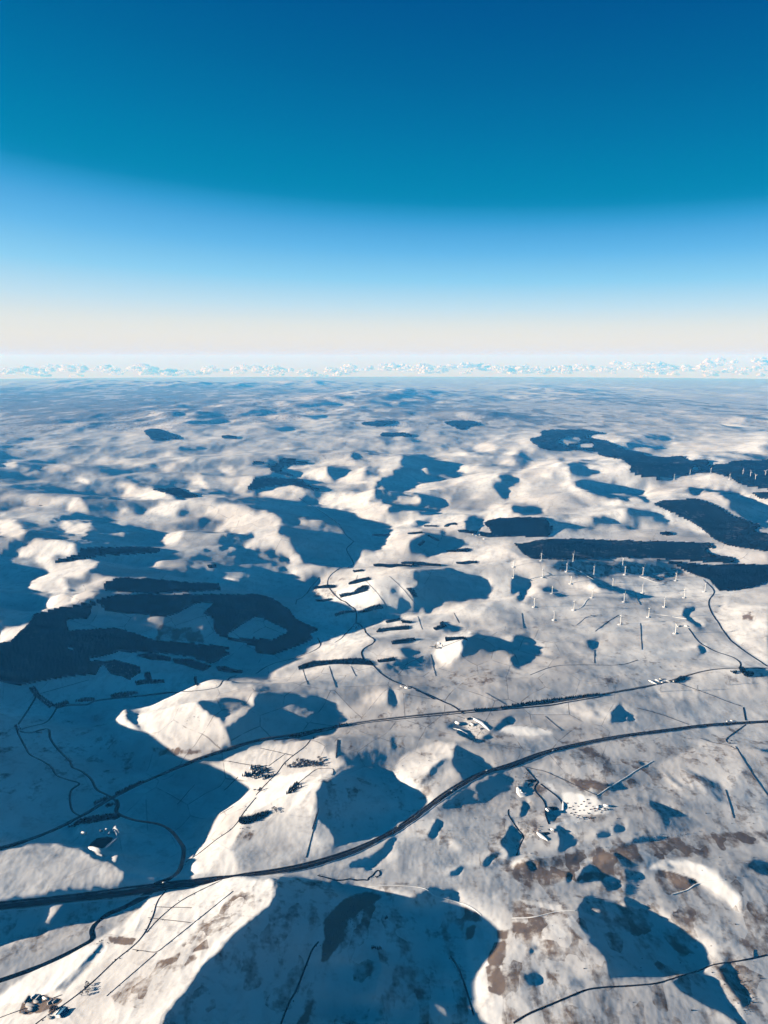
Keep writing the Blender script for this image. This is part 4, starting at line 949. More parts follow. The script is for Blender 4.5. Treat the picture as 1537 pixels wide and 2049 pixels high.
# banks of dug snow and spoil
def mound(crop, q, h, label, group):
    p = np.array(pts(crop, q)); X, Y, Z = ground_at(p[:,0], p[:,1]); cx, cyy = X.mean(), Y.mean(); n = len(X); co = []
    for k, z in ((1.25, -2), (1.0, h*.45), (.72, h*.9), (.35, h)): 
        for i in range(n):
            x, y = cx+(X[i]-cx)*k, cyy+(Y[i]-cyy)*k; co.append((x, y, float(height(x, y))+z*float(rng0.uniform(.85, 1.15))))
    co.append((cx, cyy, float(height(cx, cyy))+h)); f = []
    for r in range(3):
        for i in range(n): j = (i+1) % n; a, b, c, d = r*n+i, r*n+j, (r+1)*n+j, (r+1)*n+i; f += [(a, b, c), (a, c, d)]
    f += [(3*n+i, 3*n+(i+1) % n, 4*n) for i in range(n)]
    sg = sum(X[i]*Y[(i+1) % n]-X[(i+1) % n]*Y[i] for i in range(n))
    if sg < 0: f = [t[::-1] for t in f]
    tag(link('spoil_bank', np_mesh('spoil_bank', co, f, M_BANK, True)), label, 'spoil bank', group)
rng0 = np.random.default_rng(11)
GB = 'banks round the gravel pit'
for q, h, lab in (('1000,410 1110,500 1100,540 1060,560 1040,510 970,460', 13, 'bright broad snow bank at the right corner of the gravel pit'), ('600,740 800,790 810,850 620,770', 13, 'bright rounded snow bank in front of the gravel pit water'),
                  ('1060,570 1120,550 1010,640 860,790 830,790 960,660', 10, 'long thin snow bank along the right edge of the gravel pit'), ('960,455 990,460 1050,530 1050,580 1020,570 1010,530', 10, 'curved inner snow bank beside the pit track')):
    mound('Q', q, h, lab, GB)
WB = 'banks round the works'
for c, q, h, lab in (('W','160,360 190,350 180,430 230,460 290,440 300,460 200,480 155,420', 6, 'curved snow bank round the upper works hollow'), ('W','740,540 765,560 760,650 735,640', 5, 'low snow bank at the left of the white works yard'),
                     ('W','430,930 500,980 560,1030 540,1040 450,990 410,940', 5, 'snow bank below the dark pool of the lower works'), ('S','420,230 560,290 640,380 620,390 540,320 430,250', 6, 'curved snow bank on the right of the railway works'),
                     ('S','180,370 300,390 370,440 350,445 280,405', 5, 'snow bank along the front of the railway works')):
    mound(c, q, h, lab, WB)
# ------------------------------------------------------------------ woods
def wood_mat(name, col, snow):
    m, nt, b = new_mat(name); N = nt.nodes.new; L = nt.links.new
    g = N('ShaderNodeNewGeometry'); n = N('ShaderNodeTexNoise'); n.inputs['Scale'].default_value = .02; n.inputs['Detail'].default_value = 6; L(g.outputs['Position'], n.inputs['Vector'])
    n2 = N('ShaderNodeTexNoise'); n2.inputs['Scale'].default_value = .004; n2.inputs['Detail'].default_value = 4; L(g.outputs['Position'], n2.inputs['Vector'])
    mx = N('ShaderNodeMix'); mx.data_type = 'RGBA'; mx.inputs['A'].default_value = tuple(c*.6 for c in col)+(1,); mx.inputs['B'].default_value = tuple(c*1.5 for c in col)+(1,)
    L(n.outputs['Fac'], mx.inputs['Factor'])
    r = N('ShaderNodeMapRange'); r.inputs['From Min'].default_value = .56; r.inputs['From Max'].default_value = .74; r.inputs['To Max'].default_value = snow
    ad = N('ShaderNodeMath'); ad.operation = 'ADD'; h = N('ShaderNodeMath'); h.operation = 'MULTIPLY'; h.inputs[1].default_value = .5
    h2 = N('ShaderNodeMath'); h2.operation = 'MULTIPLY'; h2.inputs[1].default_value = .5
    L(n.outputs['Fac'], h.inputs[0]); L(n2.outputs['Fac'], h2.inputs[0]); L(h.outputs[0], ad.inputs[0]); L(h2.outputs[0], ad.inputs[1]); L(ad.outputs[0], r.inputs['Value'])
    m2 = N('ShaderNodeMix'); m2.data_type = 'RGBA'; L(r.outputs[0], m2.inputs['Factor']); L(mx.outputs['Result'], m2.inputs['A']); m2.inputs['B'].default_value = (.55, .56, .57, 1)
    L(m2.outputs['Result'], b.inputs['Base Color']); return m
M_WOOD = wood_mat('conifer_canopy', (.003, .0035, .004), .05)
M_WOODSNOW = wood_mat('snowy_conifer_canopy', (.006, .009, .009), .34)
rng = np.random.default_rng(7)
_vmin = np.minimum.accumulate(VV, axis=0)
VISIBLE = (VV <= np.vstack([VV[:1]+9, _vmin[:-1]])+6.0) & (UU > -300) & (UU < 1850)
WOOD_LABELS = {
 'great_valley':('great black conifer plantation with snowy clearings in the left valley','.'),'upper_bank':('long thin plantation on the slope above the great one','.'),
 'strip_upper':('straight dark strip of forest across the upper left hills','.'),'dome_flank':('distant dark wood on the flank of a round hill at upper left','s'),
 'valley_head':('dark forest filling the head of the central valley','s'),'side_valley':('dark branching forest in a side valley behind the central hills','s'),
 'far_patch':('small dark wood far up the left plain','s'),'hill_side':('dark wood on the lee of an upper left hill','s'),'far_slope':('pale blue wood on the distant slope beyond the peaks','s'),
 'far_left_slope':('distant wood left of the far wind farm','s'),'far_low':('low distant wood under the far wind farm','s'),'skyline':('huge forest stretching right from the white peak to the frame edge','s'),
 'right_hill':('broad forest on the hillside under the far right turbines','s'),'hexagon':('six sided black plantation on a white hill','.'),'long_band':('long dark forest band along the top of the turbine moor','s'),
 'right_band':('dark forest band at the right end of the turbine moor','.'),'oval':('tiny black oval wood on a pale slope','.'),'hollow_right':('dark wood in a hollow at the right frame edge','s')}
def build_woods():
    for wid, polys in WOODS.items():
        ras = np.zeros((RH, RW))
        for crop, s in polys: paint(ras, 1.0, crop, s)
        for cid, crop, s in CLEARINGS:
            if cid == wid: paint(ras, 0.0, crop, s)
        rr = blur(ras, 1)
        ys_, xs_ = np.nonzero(ras)
        v0, v1 = RY0+ys_.min()*RS-12, RY0+ys_.max()*RS+12; u0, u1 = RX0+xs_.min()*RS-12, RX0+xs_.max()*RS+12
        cand = (UU > u0) & (UU < u1) & (VV > v0) & (VV < v1) & VISIBLE & (YY < 42000)
        rows = np.nonzero(cand.any(1))[0]; cols = np.nonzero(cand.any(0))[0]
        if len(rows) == 0: continue
        rs, cs = slice(rows[0], rows[-1]+2), slice(cols[0], cols[-1]+2)
        U, V, X, Y, Z, cd = UU[rs,cs], VV[rs,cs], XX[rs,cs], YY[rs,cs], ZZ[rs,cs], cand[rs,cs]
        j = 1.6
        m = (samp(rr, U+j*fbm(X/60, Y/90, 2, 101), V+.6*j*fbm(X/60, Y/90, 2, 103)) > .5) & cd
        cell = m[:-1,:-1] & m[1:,:-1] & m[:-1,1:] & m[1:,1:]
        if cell.sum() < 2: continue
        idx = np.full(m.shape, -1); ii, jj = np.nonzero(cell); used = np.zeros(m.shape, bool)
        for a, b in ((0,0),(0,1),(1,1),(1,0)): used[ii+a, jj+b] = True
        nv = used.sum(); idx[used] = np.arange(nv)
        hgt = np.clip(np.minimum(Y[used]/1000.0, 16), 10, 16)
        zt = Z[used]+hgt+rng.uniform(-2.0, 2.0, nv)+2.5*perlin(X[used]/140, Y[used]/140, 9)
        top = np.stack([X[used], Y[used], zt], -1); bot = np.stack([X[used], Y[used], Z[used]-2], -1)
        q = np.stack([idx[ii,jj], idx[ii,jj+1], idx[ii+1,jj+1], idx[ii+1,jj]], -1)
        e = np.concatenate([q[:,[0,1]], q[:,[1,2]], q[:,[2,3]], q[:,[3,0]]]); key = np.sort(e, 1); k1 = key[:,0].astype(np.int64)*nv+key[:,1]
        _, inv, cnt = np.unique(k1, return_inverse=True, return_counts=True); be = e[cnt[inv] == 1]
        side = np.stack([be[:,0], be[:,0]+nv, be[:,1]+nv, be[:,1]], -1)
        lab, kindm = WOOD_LABELS[wid]
        o = link('conifer_plantation', np_mesh('conifer_plantation', np.vstack([top, bot]), np.vstack([q, side]), M_WOODSNOW if kindm == 's' else M_WOOD))
        tag(o, lab, 'forest', 'plantations of dark conifers', 'stuff')
build_woods()

def inside(px, py, X, Y):
    c = np.zeros(len(X), bool); n = len(px)
    for i in range(n):
        ax, ay, bx, by = px[i], py[i], px[(i+1)%n], py[(i+1)%n]
        if ay != by: c ^= ((ay > Y) != (by > Y)) & (X < (bx-ax)*(Y-ay)/(by-ay)+ax)
    return c
def scatter(crop, s, d):
    p = np.array(pts(crop, s)); px, py, _ = ground_at(p[:,0], p[:,1])
    med = np.median(py); py = np.clip(py, med*.86, med*1.16)
    gx = np.arange(px.min(), px.max()+d, d); gy = np.arange(py.min(), py.max()+d, d)
    if len(gx)*len(gy) > 60000:
        k = math.sqrt(len(gx)*len(gy)/60000.0); gx = np.arange(px.min(), px.max()+d, d*k); gy = np.arange(py.min(), py.max()+d, d*k)
    X, Y = np.meshgrid(gx, gy); X = X.ravel()+rng.uniform(-.4, .4, X.size)*d; Y = Y.ravel()+rng.uniform(-.4, .4, Y.size)*d
    k = inside(px, py, X, Y); return X[k], Y[k]
def cone_trees(name, X, Y, h0, h1, mat):
    """many small conifers in one mesh: two stacked six sided skirts each"""
    n = len(X); Z = height(X, Y)-.5; h = rng.uniform(h0, h1, n); r = h*(rng.uniform(.22, .32, n) if h0 > 5 else rng.uniform(.5, .9, n)); a0 = rng.uniform(0, 6.28, n)
    co = []; ang = np.arange(5)*2*math.pi/5
    for (zr, rr) in ((.06, 1.0), (.55, .62)):
        x = X[:,None]+(r*rr)[:,None]*np.cos(ang[None,:]+a0[:,None]); y = Y[:,None]+(r*rr)[:,None]*np.sin(ang[None,:]+a0[:,None]); z = np.repeat((Z+h*zr)[:,None], 5, 1)
        co.append(np.stack([x, y, z], -1))
    apex = np.stack([X+rng.uniform(-.3, .3, n), Y, Z+h], -1)[:,None,:]
    v = np.concatenate(co+[apex], 1)
    f = []
    for k in range(5):
        l = (k+1) % 5; f += [(k, l, 5+l), (k, 5+l, 5+k), (5+k, 5+l, 10)]
    F = (np.array(f)[None]+(np.arange(n)*11)[:,None,None]).reshape(-1, 3)
    return link(name, np_mesh(name, v.reshape(-1, 3), F, mat))
M_BELT = plain('belt_conifers', (.005, .0055, .005), .95, .4, .08)
M_BELTBROWN = plain('bare_larch', (.055, .040, .034), .95, .3, .08)
for crop, s, lab in BELTS:
    X, Y = scatter(crop, s, 6.6)
    if len(X) < 4: continue
    o = cone_trees('shelter_belt', X, Y, 9, 16, M_BELT); tag(o, lab, 'wood', 'small woods and shelter belts', 'stuff')

# single trees near enough to tell apart
def tree_meshes():
    def tube(r0, r1, z0, z1, n=6, base=0):
        a = np.arange(n)*2*math.pi/n
        return [(r0*math.cos(t), r0*math.sin(t), z0) for t in a]+[(r1*math.cos(t), r1*math.sin(t), z1) for t in a], [(base+i, base+(i+1)%n, base+n+(i+1)%n, base+n+i) for i in range(n)]
    bark = plain('bark', (.05, .038, .03), .95, .3, .5); out = []
    rnd = random.Random(3)
    for kind in ('conifer', 'broadleaf'):
        for var in range(3):
            if kind == 'conifer':
                tc, tf = tube(.45, .2, -1, 7); co = []; f = []
                for (z0, z1, r) in ((1.5, 7.5, 3.3), (4.6, 11, 2.6), (8, 14.5, 1.8)):
                    b = len(co); n = 9
                    for i in range(n):
                        rr = r*rnd.uniform(.75, 1.2); co.append((rr*math.cos(i*2*math.pi/n), rr*math.sin(i*2*math.pi/n), z0+rnd.uniform(-.7, .5)))
                    co.append((rnd.uniform(-.2, .2), rnd.uniform(-.2, .2), z1)); co.append((0, 0, z0+.8))
                    for i in range(n): f += [(b+i, b+(i+1)%n, b+n), (b+(i+1)%n, b+i, b+n+1)]
                mat = plain('conifer_needles', (.008, .009, .008), .95, .4, .3)
            else:
                tc, tf = tube(.6, .25, -1, 7); co = []; f = []
                for k in range(46):
                    th = rnd.uniform(0, 6.28); ph = math.acos(rnd.uniform(-.75, 1)); rr = rnd.uniform(.55, 1)
                    cx, cyy, cz = 4.6*rr*math.sin(ph)*math.cos(th), 4.6*rr*math.sin(ph)*math.sin(th), 8.2+5.0*rr*math.cos(ph)
                    b = len(co); q = rnd.uniform(.7, 1.25)
                    for (dx, dy, dz) in ((1,0,0),(0,1,0),(-1,0,0),(0,-1,0),(0,0,1),(0,0,-1)): co.append((cx+dx*q*rnd.uniform(.6, 1.2), cyy+dy*q*rnd.uniform(.6, 1.2), cz+dz*q*rnd.uniform(.6, 1.2)))
                    for i in range(4): f += [(b+i, b+(i+1)%4, b+4), (b+(i+1)%4, b+i, b+5)]
                mat = plain('bare_twigs', (.06, .042, .036), .95, .35, .3)
            out.append((kind, np_mesh('trunk', tc, tf, bark), np_mesh('crown', co, f, mat)))
    return out
TREES = tree_meshes()
def tree(kind, x, y, sc_, label, group):
    ch = [t for t in TREES if t[0] == kind]; t = ch[int(rng.integers(len(ch)))]
    o = link(kind+'_tree', t[1]); c = link('crown', t[2], o)
    o.location = (x, y, float(height(x, y))); o.rotation_euler = (0, 0, float(rng.uniform(0, 6.28))); o.scale = (sc_, sc_, sc_*float(rng.uniform(.9, 1.15)))
    tag(o, label, 'tree', group); return o
CLUMPS = [
 ('X','232,492 380,405 388,352 520,337 640,372 640,440 700,445 640,505 560,522 420,505','conifer',95,'dark tree sheltering the ridge farm above the white field','trees round the ridge farm'),
 ('X','808,345 900,372 1010,372 1180,352 1330,352 1352,330 1285,232 1215,226 1240,300 1110,285 1000,250 940,300 840,330','broadleaf',75,'bare greyish tree in the open wood beside the upper ridge lane','bare trees in the open wood'),
 ('X','838,704 900,622 985,562 1045,580 1052,605 980,662 900,692','conifer',48,'dark tree in the small pointed copse alone on the white ridge','trees of the pointed copse'),
 ('X','655,925 690,880 720,885 742,975 705,978 700,920','broadleaf',6,'tree standing just past the end of the ridge shelter belt','trees past the belt end'),
 ('X','415,672 460,630 530,640 530,690 470,692','broadleaf',5,'bare tree by the cottages on the ridge lane','trees by the ridge cottages'),
 ('R','945,420 985,345 1030,300 1065,312 1060,385 1030,432 962,445','broadleaf',7,'brown bare tree in the tall clump beside the lower left lane','brown trees beside the lane'),
 ('R','585,600 680,552 700,568 690,590 600,645','broadleaf',9,'brown bush like tree between the farmstead and the blue shed','thicket by the farmstead'),
 ('F','1050,885 1110,862 1130,880 1100,908','conifer',7,'dark tree at the small farm on the second ridge','trees at the second ridge farm'),
 ('F','565,765 630,735 650,745 600,775','conifer',9,'dark tree at the shaded lane junction in the valley','trees at the lane junction'),
 ('H','84,312 105,300 132,330 112,350','conifer',8,'dark tree where the shaded streams meet at far left','trees where the streams meet'),
 ('S','340,330 420,315 490,335 440,352','conifer',7,'dark tree among the works buildings by the railway','trees at the railway works'),
]
for crop, s, kind, n, lab, grp in CLUMPS:
    X, Y = scatter(crop, s, 5.0)
    if not len(X): continue
    for k in rng.permutation(len(X))[:n]: tree(kind, float(X[k]), float(Y[k]), float(rng.uniform(1.0, 1.5)), lab, grp)

# scrub and bushes scattered along walls, burns and gullies
def scrub():
    xs, ys = [], []
    for crop, q in WALLS:
        X, Y = ground_line(crop, q, 4.0, False)
        if len(X) < 3: continue
        X, Y = densify((X, Y), 9.0); k = rng.uniform(size=len(X)) < .22; xs.append(X[k]+rng.normal(0, 2.5, k.sum())); ys.append(Y[k]+rng.normal(0, 2.5, k.sum()))
    for crop, q, w in STREAMS+LANES[:10]:
        X, Y = densify(ground_line(crop, q, 4.0), 8.0); k = rng.uniform(size=len(X)) < .30; xs.append(X[k]+rng.normal(0, 7, k.sum())); ys.append(Y[k]+rng.normal(0, 7, k.sum()))
    for crop, q, d, pr in (('J','480,1030 600,1035 760,985 930,960 1150,935 1170,925 1180,940 930,985 700,1020 580,1045',9,.5),('M','680,140 780,130 770,260 690,250',9,.3),('J','20,600 130,560 160,640 60,700 20,760',10,.25),
                           ('W','60,640 180,780 420,900 250,1080 200,1250 150,1250 200,1000',9,.25),('K','560,560 700,520 560,660',8,.2),('M','1220,690 1500,760 1500,1000 1350,1000',9,.25),('L','420,430 640,260 700,290 520,560 400,680',8,.4),('S','120,290 620,330 640,420 420,540 160,380',9,.3),
                           ('X','250,1120 430,1110 440,1250 200,1281',8,.2),('H','1000,280 1200,230 1400,420 1320,450',10,.06),('J','0,900 1537,500 1537,1190 0,1190',26,.05),('M','0,100 1537,100 1537,1040 0,1040',24,.05),('I','540,500 1537,480 1537,1100 700,1100',26,.04)):
        X, Y = scatter(crop, q, d); k = rng.uniform(size=len(X)) < pr; xs.append(X[k]); ys.append(Y[k])
    X = np.concatenate(xs); Y = np.concatenate(ys)
    o = cone_trees('scrub', X, Y, 1.2, 4.2, M_SCRUB); tag(o, 'dark bushes and rushes scattered over the snowy moor', None, None, 'stuff')
M_SCRUB = plain('scrub_twigs', (.045, .034, .028), .95, .4, .2)
scrub()
# ------------------------------------------------------------------ wind turbines
M_WHITE = plain('turbine_white', (.80, .80, .79), .5, .03)
M_PAD = plain('pad_snow', (.80, .79, .79), .9, .06, .1)
def box(co, f, x0, x1, y0, y1, z0, z1):
    b = len(co); co += [(x0,y0,z0),(x1,y0,z0),(x1,y1,z0),(x0,y1,z0),(x0,y0,z1),(x1,y0,z1),(x1,y1,z1),(x0,y1,z1)]
    f += [(b,b+3,b+2,b+1),(b+4,b+5,b+6,b+7),(b,b+1,b+5,b+4),(b+1,b+2,b+6,b+5),(b+2,b+3,b+7,b+6),(b+3,b,b+4,b+7)]
def turbine_parts():
    n = 12; ang = [2*math.pi*i/n for i in range(n)]
    co = []; prof = ((3.4, -2), (3.0, 0), (2.8, 20), (2.4, 50), (1.8, 77))
    for r, z in prof: co += [(r*math.cos(a), r*math.sin(a), z) for a in ang]
    f = [(k*n+i, k*n+(i+1)%n, (k+1)*n+(i+1)%n, (k+1)*n+i) for k in range(len(prof)-1) for i in range(n)]
    tower = np_mesh('wind_turbine', co, f, M_WHITE, True)
    co = []; f = []; box(co, f, -2.3, 2.3, -3.5, 8.5, -2.3, 2.4)
    for i in (0, 1, 4, 5): co[i] = (co[i][0]*.75, co[i][1], co[i][2]*.8)
    for i in (2, 3, 6, 7): co[i] = (co[i][0]*.8, co[i][1], co[i][2]*.8+.3)
    nac = np_mesh('nacelle', co, f, M_WHITE)
    co = []; f = []
    for r, y in ((2.2, 0), (2.3, -1.6), (1.5, -3.2), (.3, -4.2)): co += [(r*math.cos(a), y, r*math.sin(a)) for a in ang]
    f = [(k*n+i, k*n+(i+1)%n, (k+1)*n+(i+1)%n, (k+1)*n+i) for k in range(3) for i in range(n)]
    hub = np_mesh('hub', co, f, M_WHITE, True)
    co = []; f = []
    for (z, c, th, tw) in ((1, 2.4, 2.2, .6), (8, 4.6, 1.5, .4), (18, 3.9, 1.0, .25), (32, 2.7, .7, .12), (43, 1.7, .4, .05), (46.5, .6, .2, 0)):
        ct, st = math.cos(tw), math.sin(tw)
        for (x, y) in ((-.35*c, 0), (0, th*.5), (.65*c, 0), (0, -th*.5)): co.append((x*ct-y*st, x*st+y*ct-1.6, z))
    f = [(k*4+i, k*4+(i+1)%4, k*4+4+(i+1)%4, k*4+4+i) for k in range(5) for i in range(4)]+[(20, 21, 22, 23)]
    blade = np_mesh('blade', co, f, M_WHITE, True)
    n = 14; co = [(0, 0, 1.2)]; f = []
    for k, z in ((1, 1.2), (1.12, -3)): co += [(24*k*math.cos(2*math.pi*i/n), 20*k*math.sin(2*math.pi*i/n), z) for i in range(n)]
    f = [(0, 1+i, 1+(i+1)%n) for i in range(n)]; f2 = []
    for i in range(n): f += [(1+i, 1+n+i, 1+n+(i+1)%n), (1+i, 1+n+(i+1)%n, 1+(i+1)%n)]
    pad = np_mesh('crane_pad', co, f, M_PAD)
    return tower, nac, hub, blade, pad
TP = turbine_parts()
def turbine(u, v, yaw, phase, label, group, pad=True):
    X, Y, Z = ground_at([u], [v]); x, y, z = float(X[0]), float(Y[0]), float(Z[0])
    o = link('wind_turbine', TP[0]); o.location = (x, y, z); o.rotation_euler = (0, 0, yaw)
    n = link('nacelle', TP[1], o); n.location = (0, 0, 78.5)
    h = link('hub', TP[2], o); h.location = (0, -3.5, 78.5); h.rotation_euler = (0, phase, 0)
    for k in range(3):
        b = link('blade', TP[3], h); b.rotation_euler = (0, k*2*math.pi/3, 0)
    if pad: link('crane_pad', TP[4], o)
    tag(o, label, 'wind turbine', group)
W0 = 'white wind turbine '
TURB = [
 (1083.3,1122.6,.0,'below the left end of the long forest band'),(1146.8,1123.4,.3,'against the middle of the long dark forest band'),(1246.3,1130.8,.55,'on the blue shaded moor just under the forest band'),
 (1134.3,1143.8,.1,'on a pale oval pad in the dark heather at left'),(1188.6,1148.6,.8,'beside the white track fork on the shaded moor'),(1286.7,1150.3,.25,'on an oval pad at the right of the shaded moor'),
 (1250.9,1150,.9,'small and faint between two pads on the shaded moor'),(1086.4,1154.3,.15,'on bright snow left of the dark heather'),(1142.7,1167.4,.45,'on the snowy brow below the dark heather'),
 (1226.5,1173,.65,'in the blue hollow in the middle of the moor'),(1285.9,1186,.95,'at the right end of the blue hollow'),(1105,1188.5,.35,'in the little round shaded dip at left'),
 (1185,1196.6,.5,'on the rough slope where the snow track ends'),(1249,1204.8,.12,'on the edge of the lit slope below the blue hollow'),(1069.5,1214.5,.7,'with dark marks round its foot at far left'),
 (1148.9,1220.2,.05,'at the bottom of the bent snow track'),(1108.9,1240.5,.82,'leftmost of the front row'),(1241.6,1249.5,.2,'beside the pale mound with spread blades'),
 (1298.5,1234.9,.97,'just right of the pale mound'),(1352.7,1162,.75,'on the big pale pad below the right forest'),(1410.8,1183.7,.02,'rightmost on the moor beside the road'),
 (1369.5,1196.3,.0,'standing alone left of the road bend'),(1329.8,1214.7,.22,'with blades spread wide above the stream valley'),(1351.9,1267.4,.52,'nearest one beside the small compound'),
 (1028.5,1134,.4,'tiny at the far left edge of the moor'),(1028,1156,.6,'on the lit spur at the left edge of the moor')]
for i, (u, v, ph, lab) in enumerate(TURB):
    turbine(u, v, math.radians((38, 62, 20, 55, 70, 30)[i % 6]), ph*2*math.pi/3, W0+lab, 'wind turbines on the moor')
FART = [(1349.4,958.5,'leftmost on the far white crest'),(1380.8,950,'second along the far white crest'),(1422.3,947,'on top of the far white crest'),(1460,959,'at the right shoulder of the far white crest'),
        (1486.5,950,'against the far forest right of the crest'),(1501.6,954,'on an L of snow in the far forest'),(1511.3,960.5,'lowest in the far forest at right'),(1531.3,952,'at the right frame edge in the far forest')]
for i, (u, v, lab) in enumerate(FART): turbine(u, v, math.radians(60+7*i), i*.5, W0+lab, 'wind turbines on the far crest')
for i, (u, v) in enumerate([(784,858),(791,855),(799,856),(808,853),(818,854),(829,852),(842,852),(856,853)]):
    turbine(u, v, math.radians(45), i*.7, 'faint pale wind turbine in the row on a hazy far hill', 'far row of wind turbines', False)

# ------------------------------------------------------------------ buildings
M_STONE = plain('whitewashed_wall', (.38, .35, .33), .9, .15, .4)
M_DARKWALL = plain('dark_cladding', (.05, .05, .055), .8, .2, .4)
M_WHITEWALL = plain('white_wall', (.74, .73, .71), .8, .06, .4)
M_SNOWROOF = plain('snow_on_roof', (.80, .80, .81), .85, .05, .3)
M_SLATE = plain('slate_roof', (.10, .105, .12), .7, .2, .4)
M_GREYROOF = plain('sheet_roof', (.30, .31, .33), .6, .15, .3)
M_BLUEROOF = plain('blue_sheet_roof', (.05, .14, .24), .5, .1, .3)
ROOFS = {'snow': M_SNOWROOF, 'slate': M_SLATE, 'grey': M_GREYROOF, 'blue': M_BLUEROOF}
WALLM = {'stone': M_STONE, 'dark': M_DARKWALL, 'white': M_WHITEWALL}
M_DOOR = plain('dark_doorway', (.02, .02, .022), .8, .1)
def building(crop, x1, y1, x2, y2, wid, hgt, roof, wall, name, label, group, chim=False):
    p = pts(crop, f'{x1},{y1} {x2},{y2}'); X, Y, Z = ground_at([q[0] for q in p], [q[1] for q in p])
    dx, dy = X[1]-X[0], Y[1]-Y[0]; L = min(max(math.hypot(dx, dy), 7), 70); yaw = math.atan2(dy, dx)
    cx, cyy = X.mean(), Y.mean(); z = float(height(cx, cyy))-.6; w = wid/2; l = L/2; pk = hgt+w*.55
    co = [(-l,-w,-2),(l,-w,-2),(l,w,-2),(-l,w,-2),(-l,-w,hgt),(l,-w,hgt),(l,w,hgt),(-l,w,hgt),(-l,0,pk),(l,0,pk)]
    f = [(0,1,5),(0,5,4),(2,3,7),(2,7,6),(1,2,6),(1,6,5),(5,6,9),(3,0,4),(3,4,7),(4,8,7)]
    o = link(name, np_mesh(name, co, f, WALLM[wall])); o.location = (cx, cyy, z); o.rotation_euler = (0, 0, yaw)
    rc = []; rf = []; e = .6; t = .35
    for s in (-1, 1):
        b = len(rc); k = (pk-hgt)/w
        for (yy, zz) in ((s*(w+e), hgt-e*k+.05), (0, pk+.05)):
            for xx in (-l-e, l+e): rc += [(xx, yy, zz), (xx, yy, zz+t)]
        rf += [(b+1,b+3,b+7,b+5),(b,b+4,b+6,b+2),(b,b+1,b+5,b+4),(b+2,b+6,b+7,b+3),(b,b+2,b+3,b+1)]
    link('roof', np_mesh('roof', rc, rf, ROOFS[roof]), o)
    dc = []; df = []; box(dc, df, -1.6, 1.6, -w-.15, -w-.003, -.5, min(3.4, hgt-.6)); link('door', np_mesh('door', dc, df, M_DOOR), o)
    if chim:
        c = []; q = []; box(c, q, l-1.6, l-.6, -.5, .5, pk-.8, pk+1.6); link('chimney', np_mesh('chimney', c, q, M_STONE), o)
    tag(o, label, 'house' if chim else 'farm building' if name != 'hut' else 'hut', group)
G1, G2, G3, G4, G5, G6 = 'buildings of the lower left farmstead', 'buildings of the ridge farm', 'houses by the railway crossing', 'buildings at the gravel pit', 'buildings of the railway works', 'hamlet below the six sided wood'
